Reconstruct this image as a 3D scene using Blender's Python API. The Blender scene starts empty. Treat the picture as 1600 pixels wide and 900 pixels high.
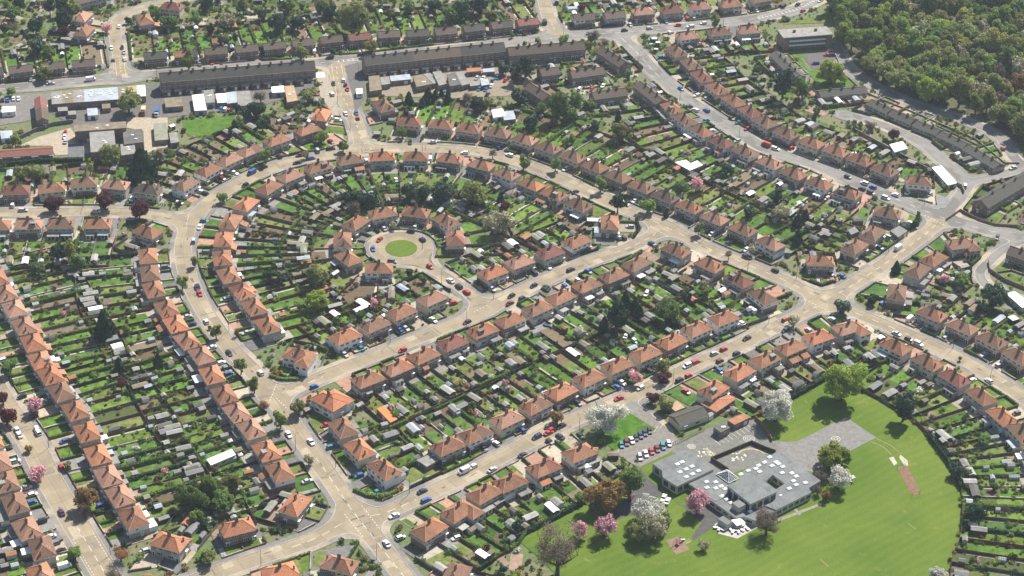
import bpy, math, random, re
OVER = []
import numpy as np
from mathutils import Vector, Matrix
random.seed(11); rng = np.random.default_rng(11)
R = math.radians
sc = bpy.context.scene
COL = sc.collection
# ------------------------------------------------------------------ camera, sky, sun, exposure
F, TH, RO, H, Y0 = 3042.0, 0.5634, 0.0307, 512.0, 810.0     # photo: focal length in pixels of 1600, pitch, roll, metres above ground
_c, _s = math.cos(RO), math.sin(RO)
_X = Vector((1, 0, 0)); _U = Vector((0, math.sin(TH), math.cos(TH))); _F = Vector((0, math.cos(TH), -math.sin(TH)))
CR = _c*_X + _s*_U; CU = -_s*_X + _c*_U
EYE = Vector((0, -Y0, H))
cd = bpy.data.cameras.new('camera'); cam = bpy.data.objects.new('camera', cd); COL.objects.link(cam); sc.camera = cam
cd.sensor_width = 36; cd.lens = F/1600*36; cd.clip_start = 1; cd.clip_end = 12000
m = Matrix(); 
for i in range(3):
    m[i][0], m[i][1], m[i][2], m[i][3] = CR[i], CU[i], -_F[i], EYE[i]
cam.matrix_world = m
SUN_EL, SUN_AZ = R(50), R(31)            # azimuth clockwise from +Y (away from the camera)
w = bpy.data.worlds.new('World'); sc.world = w; w.use_nodes = True
nt = w.node_tree; bg = nt.nodes['Background']; sky = nt.nodes.new('ShaderNodeTexSky')
sky.sky_type = 'NISHITA'; sky.sun_disc = False; sky.sun_elevation = SUN_EL; sky.sun_rotation = SUN_AZ
sky.air_density = 1.2; sky.dust_density = 0.6
nt.links.new(sky.outputs[0], bg.inputs[0]); bg.inputs[1].default_value = 0.07
sd = bpy.data.lights.new('sun', 'SUN'); sun = bpy.data.objects.new('sun', sd); COL.objects.link(sun)
sd.energy = 5.0; sd.angle = R(0.5); sd.color = (1.0, 0.95, 0.87)
sv = Vector((math.sin(SUN_AZ)*math.cos(SUN_EL), math.cos(SUN_AZ)*math.cos(SUN_EL), math.sin(SUN_EL)))
sun.rotation_euler = sv.to_track_quat('Z', 'Y').to_euler(); sun.location = (0, 0, 300)
vs = sc.view_settings; vs.view_transform = 'Standard'; vs.look = 'None'; vs.gamma = 1; vs.use_curve_mapping = False
vs.exposure = 0.92
sc.cycles.max_bounces = 5; sc.cycles.diffuse_bounces = 2; sc.cycles.glossy_bounces = 2; sc.cycles.transmission_bounces = 2
sc.cycles.volume_bounces = 0; sc.cycles.transparent_max_bounces = 4; sc.cycles.use_denoising = True
sc.cycles.sample_clamp_indirect = 4
HAZE = 0.000055

# ------------------------------------------------------------------ picture <-> ground
def ray(px, py):
    return CR*((px-800)/F) + CU*(-(py-450)/F) + _F
def G(px, py, z=0.0):
    d = ray(px, py); t = (H-z)/-d.z
    return Vector((d.x*t, d.y*t - Y0))
def P(x, y, z=0.0):
    v = Vector((x, y, z)) - EYE; f = v.dot(_F)
    return 800 + F*v.dot(CR)/f, 450 - F*v.dot(CU)/f
def scale_at(x, y, z=0): return F/((Vector((x, y, z))-EYE).dot(_F))
def inview(x, y, z=0, m=45):
    a, b = P(x, y, z); return -m < a < 1600+m and -m < b < 900+m
def px_scale(py): return (F*math.sin(TH)+(py-450)*math.cos(TH))/H

# ------------------------------------------------------------------ materials
MAT = {}
def newmat(name):
    m = bpy.data.materials.new(name); m.use_nodes = True
    return m, m.node_tree, m.node_tree.nodes['Principled BSDF']
def N(nt, t, **k):
    n = nt.nodes.new(t)
    for a, b in k.items():
        if a in n.inputs: n.inputs[a].default_value = b
        else: setattr(n, a, b)
    return n
def mixc(nt, fac, a, b, blend='MIX'):
    n = nt.nodes.new('ShaderNodeMix'); n.data_type = 'RGBA'; n.blend_type = blend
    for k, v in ((0, fac), (6, a), (7, b)):
        if hasattr(v, 'links') or hasattr(v, 'is_output'): nt.links.new(v, n.inputs[k])
        else: n.inputs[k].default_value = (*v, 1) if isinstance(v, tuple) and len(v) == 3 else v
    return n.outputs[2]
def noise(nt, scale, detail=3, rough=0.55, vec=None):
    n = N(nt, 'ShaderNodeTexNoise'); n.inputs['Scale'].default_value = scale; n.inputs['Detail'].default_value = detail; n.inputs['Roughness'].default_value = rough
    if vec is not None: nt.links.new(vec, n.inputs['Vector'])
    return n.outputs['Fac']
def ramp(nt, fac, a, b):
    n = N(nt, 'ShaderNodeMapRange'); nt.links.new(fac, n.inputs[0]); n.inputs[1].default_value = a; n.inputs[2].default_value = b; n.clamp = True
    return n.outputs[0]
def worldpos(nt): return N(nt, 'ShaderNodeNewGeometry').outputs['Position']
def mul(c, k): return tuple(min(1, x*k) for x in c)
def mat(name, col, rough=0.85, var=0.25, scale=0.6, scale2=4.0, spec=0.2, per_object=0.0, streak=None):
    """a plain weathered surface: the colour, broken by two sizes of mottling, and a little by object"""
    if name in MAT: return MAT[name]
    m, nt, b = newmat(name)
    p = worldpos(nt)
    c = mixc(nt, ramp(nt, noise(nt, scale, 3, .6, p), .3, .7), mul(col, 1-var), mul(col, 1+var))
    c = mixc(nt, ramp(nt, noise(nt, scale2, 2, .6, p), .35, .65), c, mixc(nt, 1.0, c, (1-var*.7,)*3, 'MULTIPLY'))
    if streak:
        c = mixc(nt, ramp(nt, noise(nt, .25, 4, .7, p), .5, .62), c, streak)
    if per_object:
        oi = N(nt, 'ShaderNodeObjectInfo'); hv = N(nt, 'ShaderNodeHueSaturation')
        mr = N(nt, 'ShaderNodeMapRange'); nt.links.new(oi.outputs['Random'], mr.inputs[0]); mr.inputs[3].default_value = 1-per_object; mr.inputs[4].default_value = 1+per_object
        nt.links.new(mr.outputs[0], hv.inputs['Value']); nt.links.new(c, hv.inputs['Color']); c = hv.outputs[0]
    nt.links.new(c, b.inputs['Base Color']); b.inputs['Roughness'].default_value = rough
    b.inputs['Specular IOR Level'].default_value = spec
    MAT[name] = m; return m
def roofmat(name, col, moss=(.10, .085, .045), amount=.5, var=.22):
    """clay or concrete tiles: courses, single odd tiles, and weathering in patches of its own"""
    if name in MAT: return MAT[name]
    m, nt, b = newmat(name)
    tc = N(nt, 'ShaderNodeTexCoord'); p = worldpos(nt)
    sx = N(nt, 'ShaderNodeSeparateXYZ'); nt.links.new(tc.outputs['Object'], sx.inputs[0])
    wv = N(nt, 'ShaderNodeMath', operation='MULTIPLY'); nt.links.new(sx.outputs[2], wv.inputs[0]); wv.inputs[1].default_value = 5.2
    fr = N(nt, 'ShaderNodeMath', operation='FRACT'); nt.links.new(wv.outputs[0], fr.inputs[0])
    oi = N(nt, 'ShaderNodeObjectInfo')
    c = mixc(nt, ramp(nt, noise(nt, 2.2, 3, .7, p), .3, .7), mul(col, 1-var), mul(col, 1+var))
    v = N(nt, 'ShaderNodeTexVoronoi'); v.inputs['Scale'].default_value = 3.0; nt.links.new(p, v.inputs['Vector'])
    vc = N(nt, 'ShaderNodeSeparateColor'); nt.links.new(v.outputs['Color'], vc.inputs[0])
    c = mixc(nt, ramp(nt, vc.outputs[0], .55, 1), c, mul(col, .62))
    patch = N(nt, 'ShaderNodeMath', operation='MULTIPLY'); nt.links.new(ramp(nt, noise(nt, .28, 4, .65, p), .42, .66), patch.inputs[0]); patch.inputs[1].default_value = amount
    c = mixc(nt, patch.outputs[0], c, moss)
    c = mixc(nt, ramp(nt, fr.outputs[0], .75, 1), c, mixc(nt, 1.0, c, (.72, .72, .72), 'MULTIPLY'))
    hv = N(nt, 'ShaderNodeHueSaturation'); mr = N(nt, 'ShaderNodeMapRange'); nt.links.new(oi.outputs['Random'], mr.inputs[0]); mr.inputs[3].default_value = .84; mr.inputs[4].default_value = 1.14
    nt.links.new(mr.outputs[0], hv.inputs['Value']); nt.links.new(c, hv.inputs['Color'])
    nt.links.new(hv.outputs[0], b.inputs['Base Color']); b.inputs['Roughness'].default_value = .8; b.inputs['Specular IOR Level'].default_value = .25
    bp = N(nt, 'ShaderNodeBump'); bp.inputs['Strength'].default_value = .5; bp.inputs['Distance'].default_value = .05
    nt.links.new(fr.outputs[0], bp.inputs['Height']); nt.links.new(bp.outputs[0], b.inputs['Normal'])
    MAT[name] = m; return m
def leafmat(name, col, var=.45, trans=.45, alt=None):
    col = mul(col, 1.75)
    if name in MAT: return MAT[name]
    m, nt, b = newmat(name)
    g = N(nt, 'ShaderNodeNewGeometry'); oi = N(nt, 'ShaderNodeObjectInfo')
    c = mixc(nt, g.outputs['Random Per Island'], mul(col, 1-var), alt or mul(col, 1+var))
    hv = N(nt, 'ShaderNodeHueSaturation')
    for k, lo, hi in (('Value', .8, 1.25), ('Hue', .485, .515)):
        mr = N(nt, 'ShaderNodeMapRange'); nt.links.new(oi.outputs['Random'], mr.inputs[0]); mr.inputs[3].default_value = lo; mr.inputs[4].default_value = hi
        nt.links.new(mr.outputs[0], hv.inputs[k])
    nt.links.new(c, hv.inputs['Color'])
    nt.links.new(hv.outputs[0], b.inputs['Base Color']); b.inputs['Roughness'].default_value = .7; b.inputs['Specular IOR Level'].default_value = .15
    tr = N(nt, 'ShaderNodeBsdfTranslucent'); nt.links.new(hv.outputs[0], tr.inputs[0])
    mx = N(nt, 'ShaderNodeMixShader'); mx.inputs[0].default_value = trans
    nt.links.new(b.outputs[0], mx.inputs[1]); nt.links.new(tr.outputs[0], mx.inputs[2])
    nt.links.new(mx.outputs[0], nt.nodes['Material Output'].inputs[0])
    MAT[name] = m; return m
def attrmat(name, kind):
    """ground cover: every bed, lawn or slab has its own tone stored in the mesh; grain comes from noise"""
    if name in MAT: return MAT[name]
    m, nt, b = newmat(name)
    a = N(nt, 'ShaderNodeVertexColor'); a.layer_name = 'tone'; p = worldpos(nt)
    c = a.outputs[0]
    if kind == 'grass':
        c = mixc(nt, ramp(nt, noise(nt, .28, 5, .7, p), .40, .62), c, mixc(nt, 1.0, c, (.52, .60, .50), 'MULTIPLY'))
        c = mixc(nt, ramp(nt, noise(nt, .16, 4, .7, p), .58, .70), c, (.17, .14, .06))
        c = mixc(nt, ramp(nt, noise(nt, 1.7, 3, .7, p), .55, .75), c, mixc(nt, 1.0, c, (1.5, 1.2, 1.0), 'MULTIPLY'))
        c = mixc(nt, ramp(nt, noise(nt, 6, 2, .7, p), .4, .7), c, mixc(nt, 1.0, c, (.7, .74, .7), 'MULTIPLY'))
    else:
        c = mixc(nt, ramp(nt, noise(nt, .5, 4, .65, p), .35, .68), c, mixc(nt, 1.0, c, (.7, .7, .7), 'MULTIPLY'))
        c = mixc(nt, ramp(nt, noise(nt, 3.2, 3, .7, p), .45, .7), c, mixc(nt, 1.0, c, (.72, .72, .72), 'MULTIPLY'))
        if kind == 'slab':
            bk = N(nt, 'ShaderNodeTexBrick'); nt.links.new(p, bk.inputs['Vector']); bk.inputs['Scale'].default_value = 1.0
            bk.inputs['Color1'].default_value = (1, 1, 1, 1); bk.inputs['Color2'].default_value = (.86, .86, .86, 1); bk.inputs['Mortar'].default_value = (.55, .55, .55, 1)
            bk.inputs['Brick Width'].default_value = .9; bk.inputs['Row Height'].default_value = .6; bk.inputs['Mortar Size'].default_value = .03
            c = mixc(nt, 1.0, c, bk.outputs[0], 'MULTIPLY')
    nt.links.new(c, b.inputs['Base Color']); b.inputs['Roughness'].default_value = .95; b.inputs['Specular IOR Level'].default_value = .1
    MAT[name] = m; return m
def glassmat():
    if 'window glass' in MAT: return MAT['window glass']
    m, nt, b = newmat('window glass'); b.inputs['Base Color'].default_value = (.02, .025, .03, 1); b.inputs['Roughness'].default_value = .08
    MAT['window glass'] = m; return m
def paint(name, col, rough=.3):
    if name in MAT: return MAT[name]
    m, nt, b = newmat(name); p = worldpos(nt)
    c = mixc(nt, ramp(nt, noise(nt, .9, 3, .6, p), .3, .7), mul(col, .85), col)
    nt.links.new(c, b.inputs['Base Color'])
    b.inputs['Roughness'].default_value = rough; b.inputs['Coat Weight'].default_value = .25; b.inputs['Coat Roughness'].default_value = .08
    MAT[name] = m; return m

# ------------------------------------------------------------------ mesh building
class MB:
    def __init__(s): s.v = []; s.f = []; s.m = []
    def face(s, pts, mi=0):
        i = len(s.v); s.v += [tuple(p) for p in pts]; s.f.append(tuple(range(i, i+len(pts)))); s.m.append(mi)
    def solid(s, pts, faces, mi=0):
        i = len(s.v); s.v += [tuple(p) for p in pts]
        for k, f in enumerate(faces):
            s.f.append(tuple(i+j for j in f)); s.m.append(mi[k] if isinstance(mi, (list, tuple)) else mi)
    def box(s, x0, x1, y0, y1, z0, z1, mi=0, top=None):
        t = mi if top is None else top
        s.solid([(x0,y0,z0),(x1,y0,z0),(x1,y1,z0),(x0,y1,z0),(x0,y0,z1),(x1,y0,z1),(x1,y1,z1),(x0,y1,z1)],
                [(0,3,2,1),(4,5,6,7),(0,1,5,4),(1,2,6,5),(2,3,7,6),(3,0,4,7)], [mi,t,mi,mi,mi,mi])
    def prism(s, poly, z0, z1, mi=0, top=None):
        n = len(poly)
        if sum(poly[i][0]*poly[(i+1)%n][1]-poly[(i+1)%n][0]*poly[i][1] for i in range(n)) < 0: poly = poly[::-1]
        pts = [(p[0],p[1],z0) for p in poly]+[(p[0],p[1],z1) for p in poly]
        fs = [tuple(range(n-1,-1,-1)), tuple(range(n,2*n))]+[(i,(i+1)%n,n+(i+1)%n,n+i) for i in range(n)]
        s.solid(pts, fs, [mi, mi if top is None else top]+[mi]*n)
    def tube(s, path, radii, n=6, mi=0):
        base = len(s.v)
        for k, (p, r) in enumerate(zip(path, radii)):
            p = Vector(p); d = (Vector(path[min(k+1,len(path)-1)])-Vector(path[max(k-1,0)])).normalized()
            a = d.orthogonal().normalized(); b = d.cross(a)
            for j in range(n):
                t = 2*math.pi*j/n; q = p+(a*math.cos(t)+b*math.sin(t))*r; s.v.append(tuple(q))
        for k in range(len(path)-1):
            for j in range(n):
                j2 = (j+1)%n; s.f.append((base+k*n+j, base+k*n+j2, base+(k+1)*n+j2, base+(k+1)*n+j)); s.m.append(mi)
        s.f.append(tuple(base+j for j in range(n-1,-1,-1))); s.m.append(mi)
        s.f.append(tuple(base+(len(path)-1)*n+j for j in range(n))); s.m.append(mi)
    def mesh(s, name, mats):
        me = bpy.data.meshes.new(name); me.from_pydata(s.v, [], s.f); 
        for x in mats: me.materials.append(x)
        if len(mats) > 1: me.polygons.foreach_set('material_index', s.m)
        me.update(); return me
CACHE = {}
def cached(key, fn):
    if key not in CACHE: CACHE[key] = fn()
    return CACHE[key]
def obj(name, me, parent=None, loc=None, rz=None, scale=None):
    o = bpy.data.objects.new(name, me); COL.objects.link(o)
    if parent is not None: o.parent = parent
    if loc is not None: o.location = loc
    if rz is not None: o.rotation_euler = (0, 0, rz)
    if scale is not None: o.scale = scale if isinstance(scale, tuple) else (scale,)*3
    return o
LABELS = {}
def tag(o, label, cat, group=None):
    label = ' '.join(label.split())
    if len(re.findall(r"[A-Za-z0-9][A-Za-z0-9'-]*", label)) > 16: OVER.append(label)
    k = label.lower()
    if k in LABELS:                                  # nothing tells the two apart: they share the label and the group
        g = LABELS[k].get('group') or group or cat
        LABELS[k]['group'] = g; group = g
    else: LABELS[k] = o
    o['label'] = label; o['category'] = cat
    if group: o['group'] = group
    return o
def thing(name, label, cat, loc=(0,0,0), rz=0, group=None, scale=None):
    o = obj(name, None, None, loc, rz, scale); o.empty_display_size = .5
    return tag(o, label, cat, group)
def structure(o, kind='structure'): o['kind'] = kind; return o
ORD = ['first','second','third','fourth','fifth','sixth','seventh','eighth','ninth','tenth','eleventh','twelfth','thirteenth','fourteenth','fifteenth','sixteenth','seventeenth','eighteenth','nineteenth','twentieth','twenty-first','twenty-second','twenty-third']
# ------------------------------------------------------------------ roads: one signed distance field, so that junction corners sweep as kerbs do
ROADS = {  # name: (half width, surface, pavement?, phrase, pixels of the centre line)
 'edge_street': (3.9, 0, 1, 'the edge street', [(-60,332),(0,332),(50,332),(125,331),(200,332),(250,338),(288,346)]),
 'avenue': (4.2, 0, 1, 'the curving avenue', [(690,985),(655,930),(620,887),(580,835),(550,797),(510,738),(470,683),(445,645),(420,610),(395,580),(362,546),(334,508),(312,473),(297,440),(288,410),(287,378),(300,347),(328,315),(368,290),(420,264),(470,250),(535,240),(600,233),(680,232),(750,238),(815,255),(880,281),(950,315),(1040,354),(1100,385),(1160,410),(1230,440),(1290,470),(1340,490),(1420,523),(1500,560),(1560,595),(1600,622),(1660,668)]),
 'middle_street': (4.0, 0, 1, 'the middle street', [(424,617),(450,611),(520,582),(600,551),(670,522),(737,495),(837,445),(912,412),(975,390),(1017,370),(1035,356)]),
 'close': (3.3, 0, 1, 'the roundabout close', [(652,405),(675,421),(705,439),(740,466),(752,482)]),
 'school_street': (4.0, 0, 1, 'the school street', [(562,808),(600,802),(650,780),(725,745),(787,712),(887,661),(987,619),(1075,576),(1162,536),(1225,505),(1285,474)]),
 'link_road': (4.0, 0, 1, 'the link road', [(1290,470),(1340,440),(1400,400),(1450,362),(1472,343)]),
 'lower_street': (4.0, 0, 1, 'the lower side street', [(552,806),(500,838),(450,857),(400,874),(330,898),(260,925)]),
 'edge_avenue': (5.2, 0, 1, 'the blossom avenue', [(-70,520),(-25,580),(15,645),(50,695),(75,745),(105,797),(137,850),(165,897),(195,945),(230,1000)]),
 'terrace_road': (4.6, 1, 1, 'the terrace road', [(-60,146),(0,139),(75,133),(140,126),(250,116),(400,104),(525,96),(670,80),(800,66),(900,56),(975,50),(1050,44),(1125,36),(1180,29),(1237,17),(1275,0),(1310,-22)]),
 'shop_road': (4.2, 0, 1, 'the road between the terraces', [(525,97),(531,140),(547,172),(560,203),(568,234)]),
 'winding_lane': (3.6, 0, 1, 'the winding lane', [(190,122),(185,82),(180,57),(182,37),(197,22),(225,11),(262,4),(330,-10)]),
 'short_road': (4.0, 0, 1, 'the top side road', [(874,58),(866,45),(856,25),(850,0),(846,-20)]),
 'main_road': (4.6, 1, 1, 'the grey main road', [(962,51),(978,66),(1000,87),(1025,115),(1062,147),(1100,173),(1137,197),(1175,221),(1200,234),(1275,258),(1325,281),(1375,301),(1425,321),(1475,341),(1525,355),(1562,364),(1600,371),(1680,380)]),
 'back_lane': (2.4, 1, 0, 'the back lane', [(1592,378),(1565,392),(1545,410),(1531,425),(1540,445),(1575,462),(1640,480)]),
 'service_road': (3.6, 1, 0, 'the service road', [(1318,180),(1345,186),(1385,198),(1437,222),(1465,245),(1490,267),(1508,288),(1500,308),(1480,330)]),
 'service_spur': (3.0, 1, 0, 'the service spur', [(1508,288),(1530,282),(1553,277),(1590,266),(1650,250)]),
 'woodland_road': (3.3, 1, 0, 'the woodland road', [(1306,70),(1318,98),(1340,118),(1366,134),(1405,153),(1450,170),(1512,190),(1560,214),(1588,250),(1620,268)]),
 'school_drive': (2.6, 1, 0, 'the school drive', [(985,632),(1003,645),(1022,662),(1035,676)]),
}
def smooth(pts, step=3.0):
    p = [Vector(q) for q in pts]; out = []
    for i in range(len(p)-1):
        a, b, c, d = p[max(i-1,0)], p[i], p[i+1], p[min(i+2,len(p)-1)]
        n = max(2, int((c-b).length/step))
        for k in range(n):
            t = k/n
            out.append(.5*((2*b)+(c-a)*t+(2*a-5*b+4*c-d)*t*t+(3*b-a-3*c+d)*t**3))
    out.append(p[-1]); return out
GX0, GX1, GY0, GY1, GS = -400, 400, -270, 410, 1.0
gx = np.arange(GX0, GX1+GS, GS); gy = np.arange(GY0, GY1+GS, GS)
XX, YY = np.meshgrid(gx, gy); NY, NX = XX.shape
rnames = list(ROADS); RD = {}
FD = np.full((len(rnames)+1, NY, NX), 60., np.float32); FS = np.zeros((len(rnames)+1, NY, NX), np.float32); FT = np.zeros((len(rnames)+1, NY, NX), np.float32)
for ri, rn in enumerate(rnames):
    hw, surf, pav, phrase, pts = ROADS[rn]
    line = smooth([G(*q) for q in pts]); RD[rn] = line; s0 = 0
    for a, b in zip(line[:-1], line[1:]):
        d = b-a; L = d.length
        if L < 1e-6: continue
        i0 = int((min(a.x,b.x)-22-GX0)/GS); i1 = int((max(a.x,b.x)+22-GX0)/GS)+1
        j0 = int((min(a.y,b.y)-22-GY0)/GS); j1 = int((max(a.y,b.y)+22-GY0)/GS)+1
        i0, j0 = max(i0,0), max(j0,0); i1, j1 = min(i1,NX), min(j1,NY)
        if i1 <= i0 or j1 <= j0: s0 += L; continue
        x = XX[j0:j1,i0:i1]-a.x; y = YY[j0:j1,i0:i1]-a.y
        t = np.clip((x*d.x+y*d.y)/(L*L), 0, 1); qx = x-t*d.x; qy = y-t*d.y; dist = np.hypot(qx, qy)-hw
        sub = FD[ri,j0:j1,i0:i1]; k = dist < sub
        sub[k] = dist[k]; FS[ri,j0:j1,i0:i1][k] = (s0+t*L)[k]; FT[ri,j0:j1,i0:i1][k] = ((d.x*y-d.y*x)/L)[k]
        s0 += L
RC = G(627,388); rr = np.hypot(XX-RC.x, YY-RC.y)      # the turning circle with its grass island
ISLE = 8.1
FD[-1] = rr-16.0; FS[-1] = np.arctan2(YY-RC.y, XX-RC.x)*12; FT[-1] = rr-12
def smin(a, b, k):
    h = np.maximum(k-np.abs(a-b), 0)/k; return np.minimum(a,b)-h*h*k*.25
SDF = FD[0].copy(); PAV = np.full_like(SDF, 60.)
for ri in range(1, len(rnames)+1): SDF = smin(SDF, FD[ri], 10.0 if ri < len(rnames) and ROADS[rnames[ri]][2] else 5.0)
for ri in range(len(rnames)+1):
    if ri == len(rnames) or ROADS[rnames[ri]][2]: PAV = smin(PAV, FD[ri], 10.0)
WHO = FD.argmin(0)
SDF = np.maximum(SDF, -(rr-ISLE))
PAV = np.where(rr < ISLE+6, 60, PAV)
def grid(A, x, y):
    i = (x-GX0)/GS; j = (y-GY0)/GS; i0 = int(i); j0 = int(j)
    if i0 < 0 or j0 < 0 or i0 >= NX-1 or j0 >= NY-1: return 60.
    u, v = i-i0, j-j0
    return (A[j0,i0]*(1-u)+A[j0,i0+1]*u)*(1-v)+(A[j0+1,i0]*(1-u)+A[j0+1,i0+1]*u)*v
def sdf(x, y): return grid(SDF, x, y)
PW = 2.7
def clip(poly, vals, lo):
    out, ov, cut = [], [], []
    n = len(poly)
    for i in range(n):
        a, b, fa, fb = poly[i], poly[(i+1)%n], vals[i], vals[(i+1)%n]
        if fa >= lo: out.append(a); ov.append(fa)
        if (fa >= lo) != (fb >= lo):
            t = (lo-fa)/(fb-fa); q = tuple(a[k]+(b[k]-a[k])*t for k in range(len(a))); out.append(q); ov.append(lo); cut.append(q)
    return out, cut
def sheet(name, A, lo, hi, z, mats, matof, kerb=False):
    """the part of the grid where lo < A < hi, cut along both edges; uv = metres along and across the road"""
    vs, fs, uv, mi = [], [], [], []
    c = np.stack([A[:-1,:-1], A[:-1,1:], A[1:,1:], A[1:,:-1]]); mn, mx = c.min(0), c.max(0)
    for j, i in zip(*np.nonzero((mx > lo) & (mn < hi))):
        k = int(WHO[j,i]); p = []
        for jj, ii in ((j,i),(j,i+1),(j+1,i+1),(j+1,i)):
            p.append((float(gx[ii]), float(gy[jj]), float(FS[k,jj,ii]), float(FT[k,jj,ii]), float(A[jj,ii])))
        cut = []
        if mn[j,i] < lo: p, cut = clip(p, [q[4] for q in p], lo)
        if len(p) > 2 and mx[j,i] > hi: p, _ = clip(p, [-q[4] for q in p], -hi)
        if len(p) < 3: continue
        b = len(vs); vs += [(q[0],q[1],z) for q in p]; fs.append(tuple(range(b,b+len(p)))); uv += [(q[2],q[3]) for q in p]; mi.append(matof(k))
        if kerb and len(cut) == 2:
            b = len(vs); a, d = cut
            vs += [(a[0],a[1],-.03),(d[0],d[1],-.03),(d[0],d[1],z),(a[0],a[1],z)]; fs.append((b,b+1,b+2,b+3)); uv += [(0,0)]*4; mi.append(len(mats)-1)
    me = bpy.data.meshes.new(name); me.from_pydata(vs, [], fs); lay = me.uv_layers.new(name='road')
    lay.data.foreach_set('uv', np.array(uv, np.float32).ravel())
    for x in mats: me.materials.append(x)
    me.polygons.foreach_set('material_index', mi); me.update()
    return structure(obj(name, me))
def roadmat(name, col, joints):
    m, nt, b = newmat(name); p = worldpos(nt)
    u = N(nt, 'ShaderNodeUVMap'); u.uv_map = 'road'; s = N(nt, 'ShaderNodeSeparateXYZ'); nt.links.new(u.outputs[0], s.inputs[0])
    c = mixc(nt, ramp(nt, noise(nt, .12, 4, .6, p), .35, .65), mul(col, .86), mul(col, 1.1))
    def M(op, a, bb=None):
        n = N(nt, 'ShaderNodeMath', operation=op)
        for i, x in enumerate((a, bb)):
            if x is None: continue
            if isinstance(x, (int, float)): n.inputs[i].default_value = x
            else: nt.links.new(x, n.inputs[i])
        return n.outputs[0]
    if joints:
        d = M('DIVIDE', s.outputs[0], 9.0); side = M('GREATER_THAN', s.outputs[1], 0.0)
        cb = N(nt, 'ShaderNodeCombineXYZ'); nt.links.new(M('FLOOR', d), cb.inputs[0]); nt.links.new(side, cb.inputs[1])
        wn = N(nt, 'ShaderNodeTexWhiteNoise'); nt.links.new(cb.outputs[0], wn.inputs[0])
        c = mixc(nt, wn.outputs[0], c, mixc(nt, 1.0, c, (.74, .74, .76), 'MULTIPLY'))
        f = M('ABSOLUTE', M('SUBTRACT', M('FRACT', d), .5)); j1 = M('GREATER_THAN', f, .488)
        j2 = M('LESS_THAN', M('ABSOLUTE', s.outputs[1]), .12)
        # patched joints: only some slabs have a dark seal
        c = mixc(nt, M('MULTIPLY', M('MAXIMUM', j1, j2), .45), c, (.10, .085, .07))
        tr = M('ABSOLUTE', M('SUBTRACT', M('ABSOLUTE', s.outputs[1]), 1.6))
        c = mixc(nt, M('MULTIPLY', ramp(nt, tr, .8, .1), .16), c, mul(col, .55))
        c = mixc(nt, ramp(nt, noise(nt, .5, 5, .75, p), .60, .74), c, mul(col, .62))
    else:
        c = mixc(nt, ramp(nt, noise(nt, .05, 3, .6, p), .52, .56), c, mul(col, .72))
        tr = M('ABSOLUTE', M('SUBTRACT', M('ABSOLUTE', s.outputs[1]), 1.7))
        c = mixc(nt, M('MULTIPLY', ramp(nt, tr, .9, .1), .2), c, mul(col, .6))
    c = mixc(nt, ramp(nt, noise(nt, 2.5, 3, .7, p), .4, .7), c, mixc(nt, 1.0, c, (.86, .86, .86), 'MULTIPLY'))
    nt.links.new(c, b.inputs['Base Color']); b.inputs['Roughness'].default_value = .9; b.inputs['Specular IOR Level'].default_value = .2
    return m
conc = roadmat('concrete road', (.305, .250, .168), True); tarm = roadmat('asphalt road', (.205, .193, .175), False)
kerbm = mat('kerb stone', (.36, .33, .29))
pv, pnt, pb = newmat('pavement'); pp = worldpos(pnt)
pc = mixc(pnt, ramp(pnt, noise(pnt, .035, 3, .6, pp), .48, .60), (.165, .155, .14), (.33, .275, .20))
pc = mixc(pnt, ramp(pnt, noise(pnt, .6, 4, .7, pp), .45, .7), pc, mixc(pnt, 1.0, pc, (.72, .72, .72), 'MULTIPLY'))
pnt.links.new(pc, pb.inputs['Base Color']); pb.inputs['Roughness'].default_value = .92
surf = lambda k: 0 if k == len(rnames) else ROADS[rnames[k]][1]
sheet('road', SDF, -99, 0, 0.0, [conc, tarm], surf)
PAV2 = np.maximum(PAV, -1e3); PAV2 = np.where(SDF < PAV2, SDF, PAV2)
sheet('kerb', PAV2, 0, .3, 0.128, [kerbm], lambda k: 0)
sheet('pavement', PAV2, 0, PW, 0.12, [pv, kerbm], lambda k: 0, True)
# the island
mb = MB(); mb.prism([(RC.x+ISLE*math.cos(t), RC.y+ISLE*math.sin(t)) for t in np.linspace(0, 2*math.pi, 48, endpoint=False)], -.03, .14, 1, 0)
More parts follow.
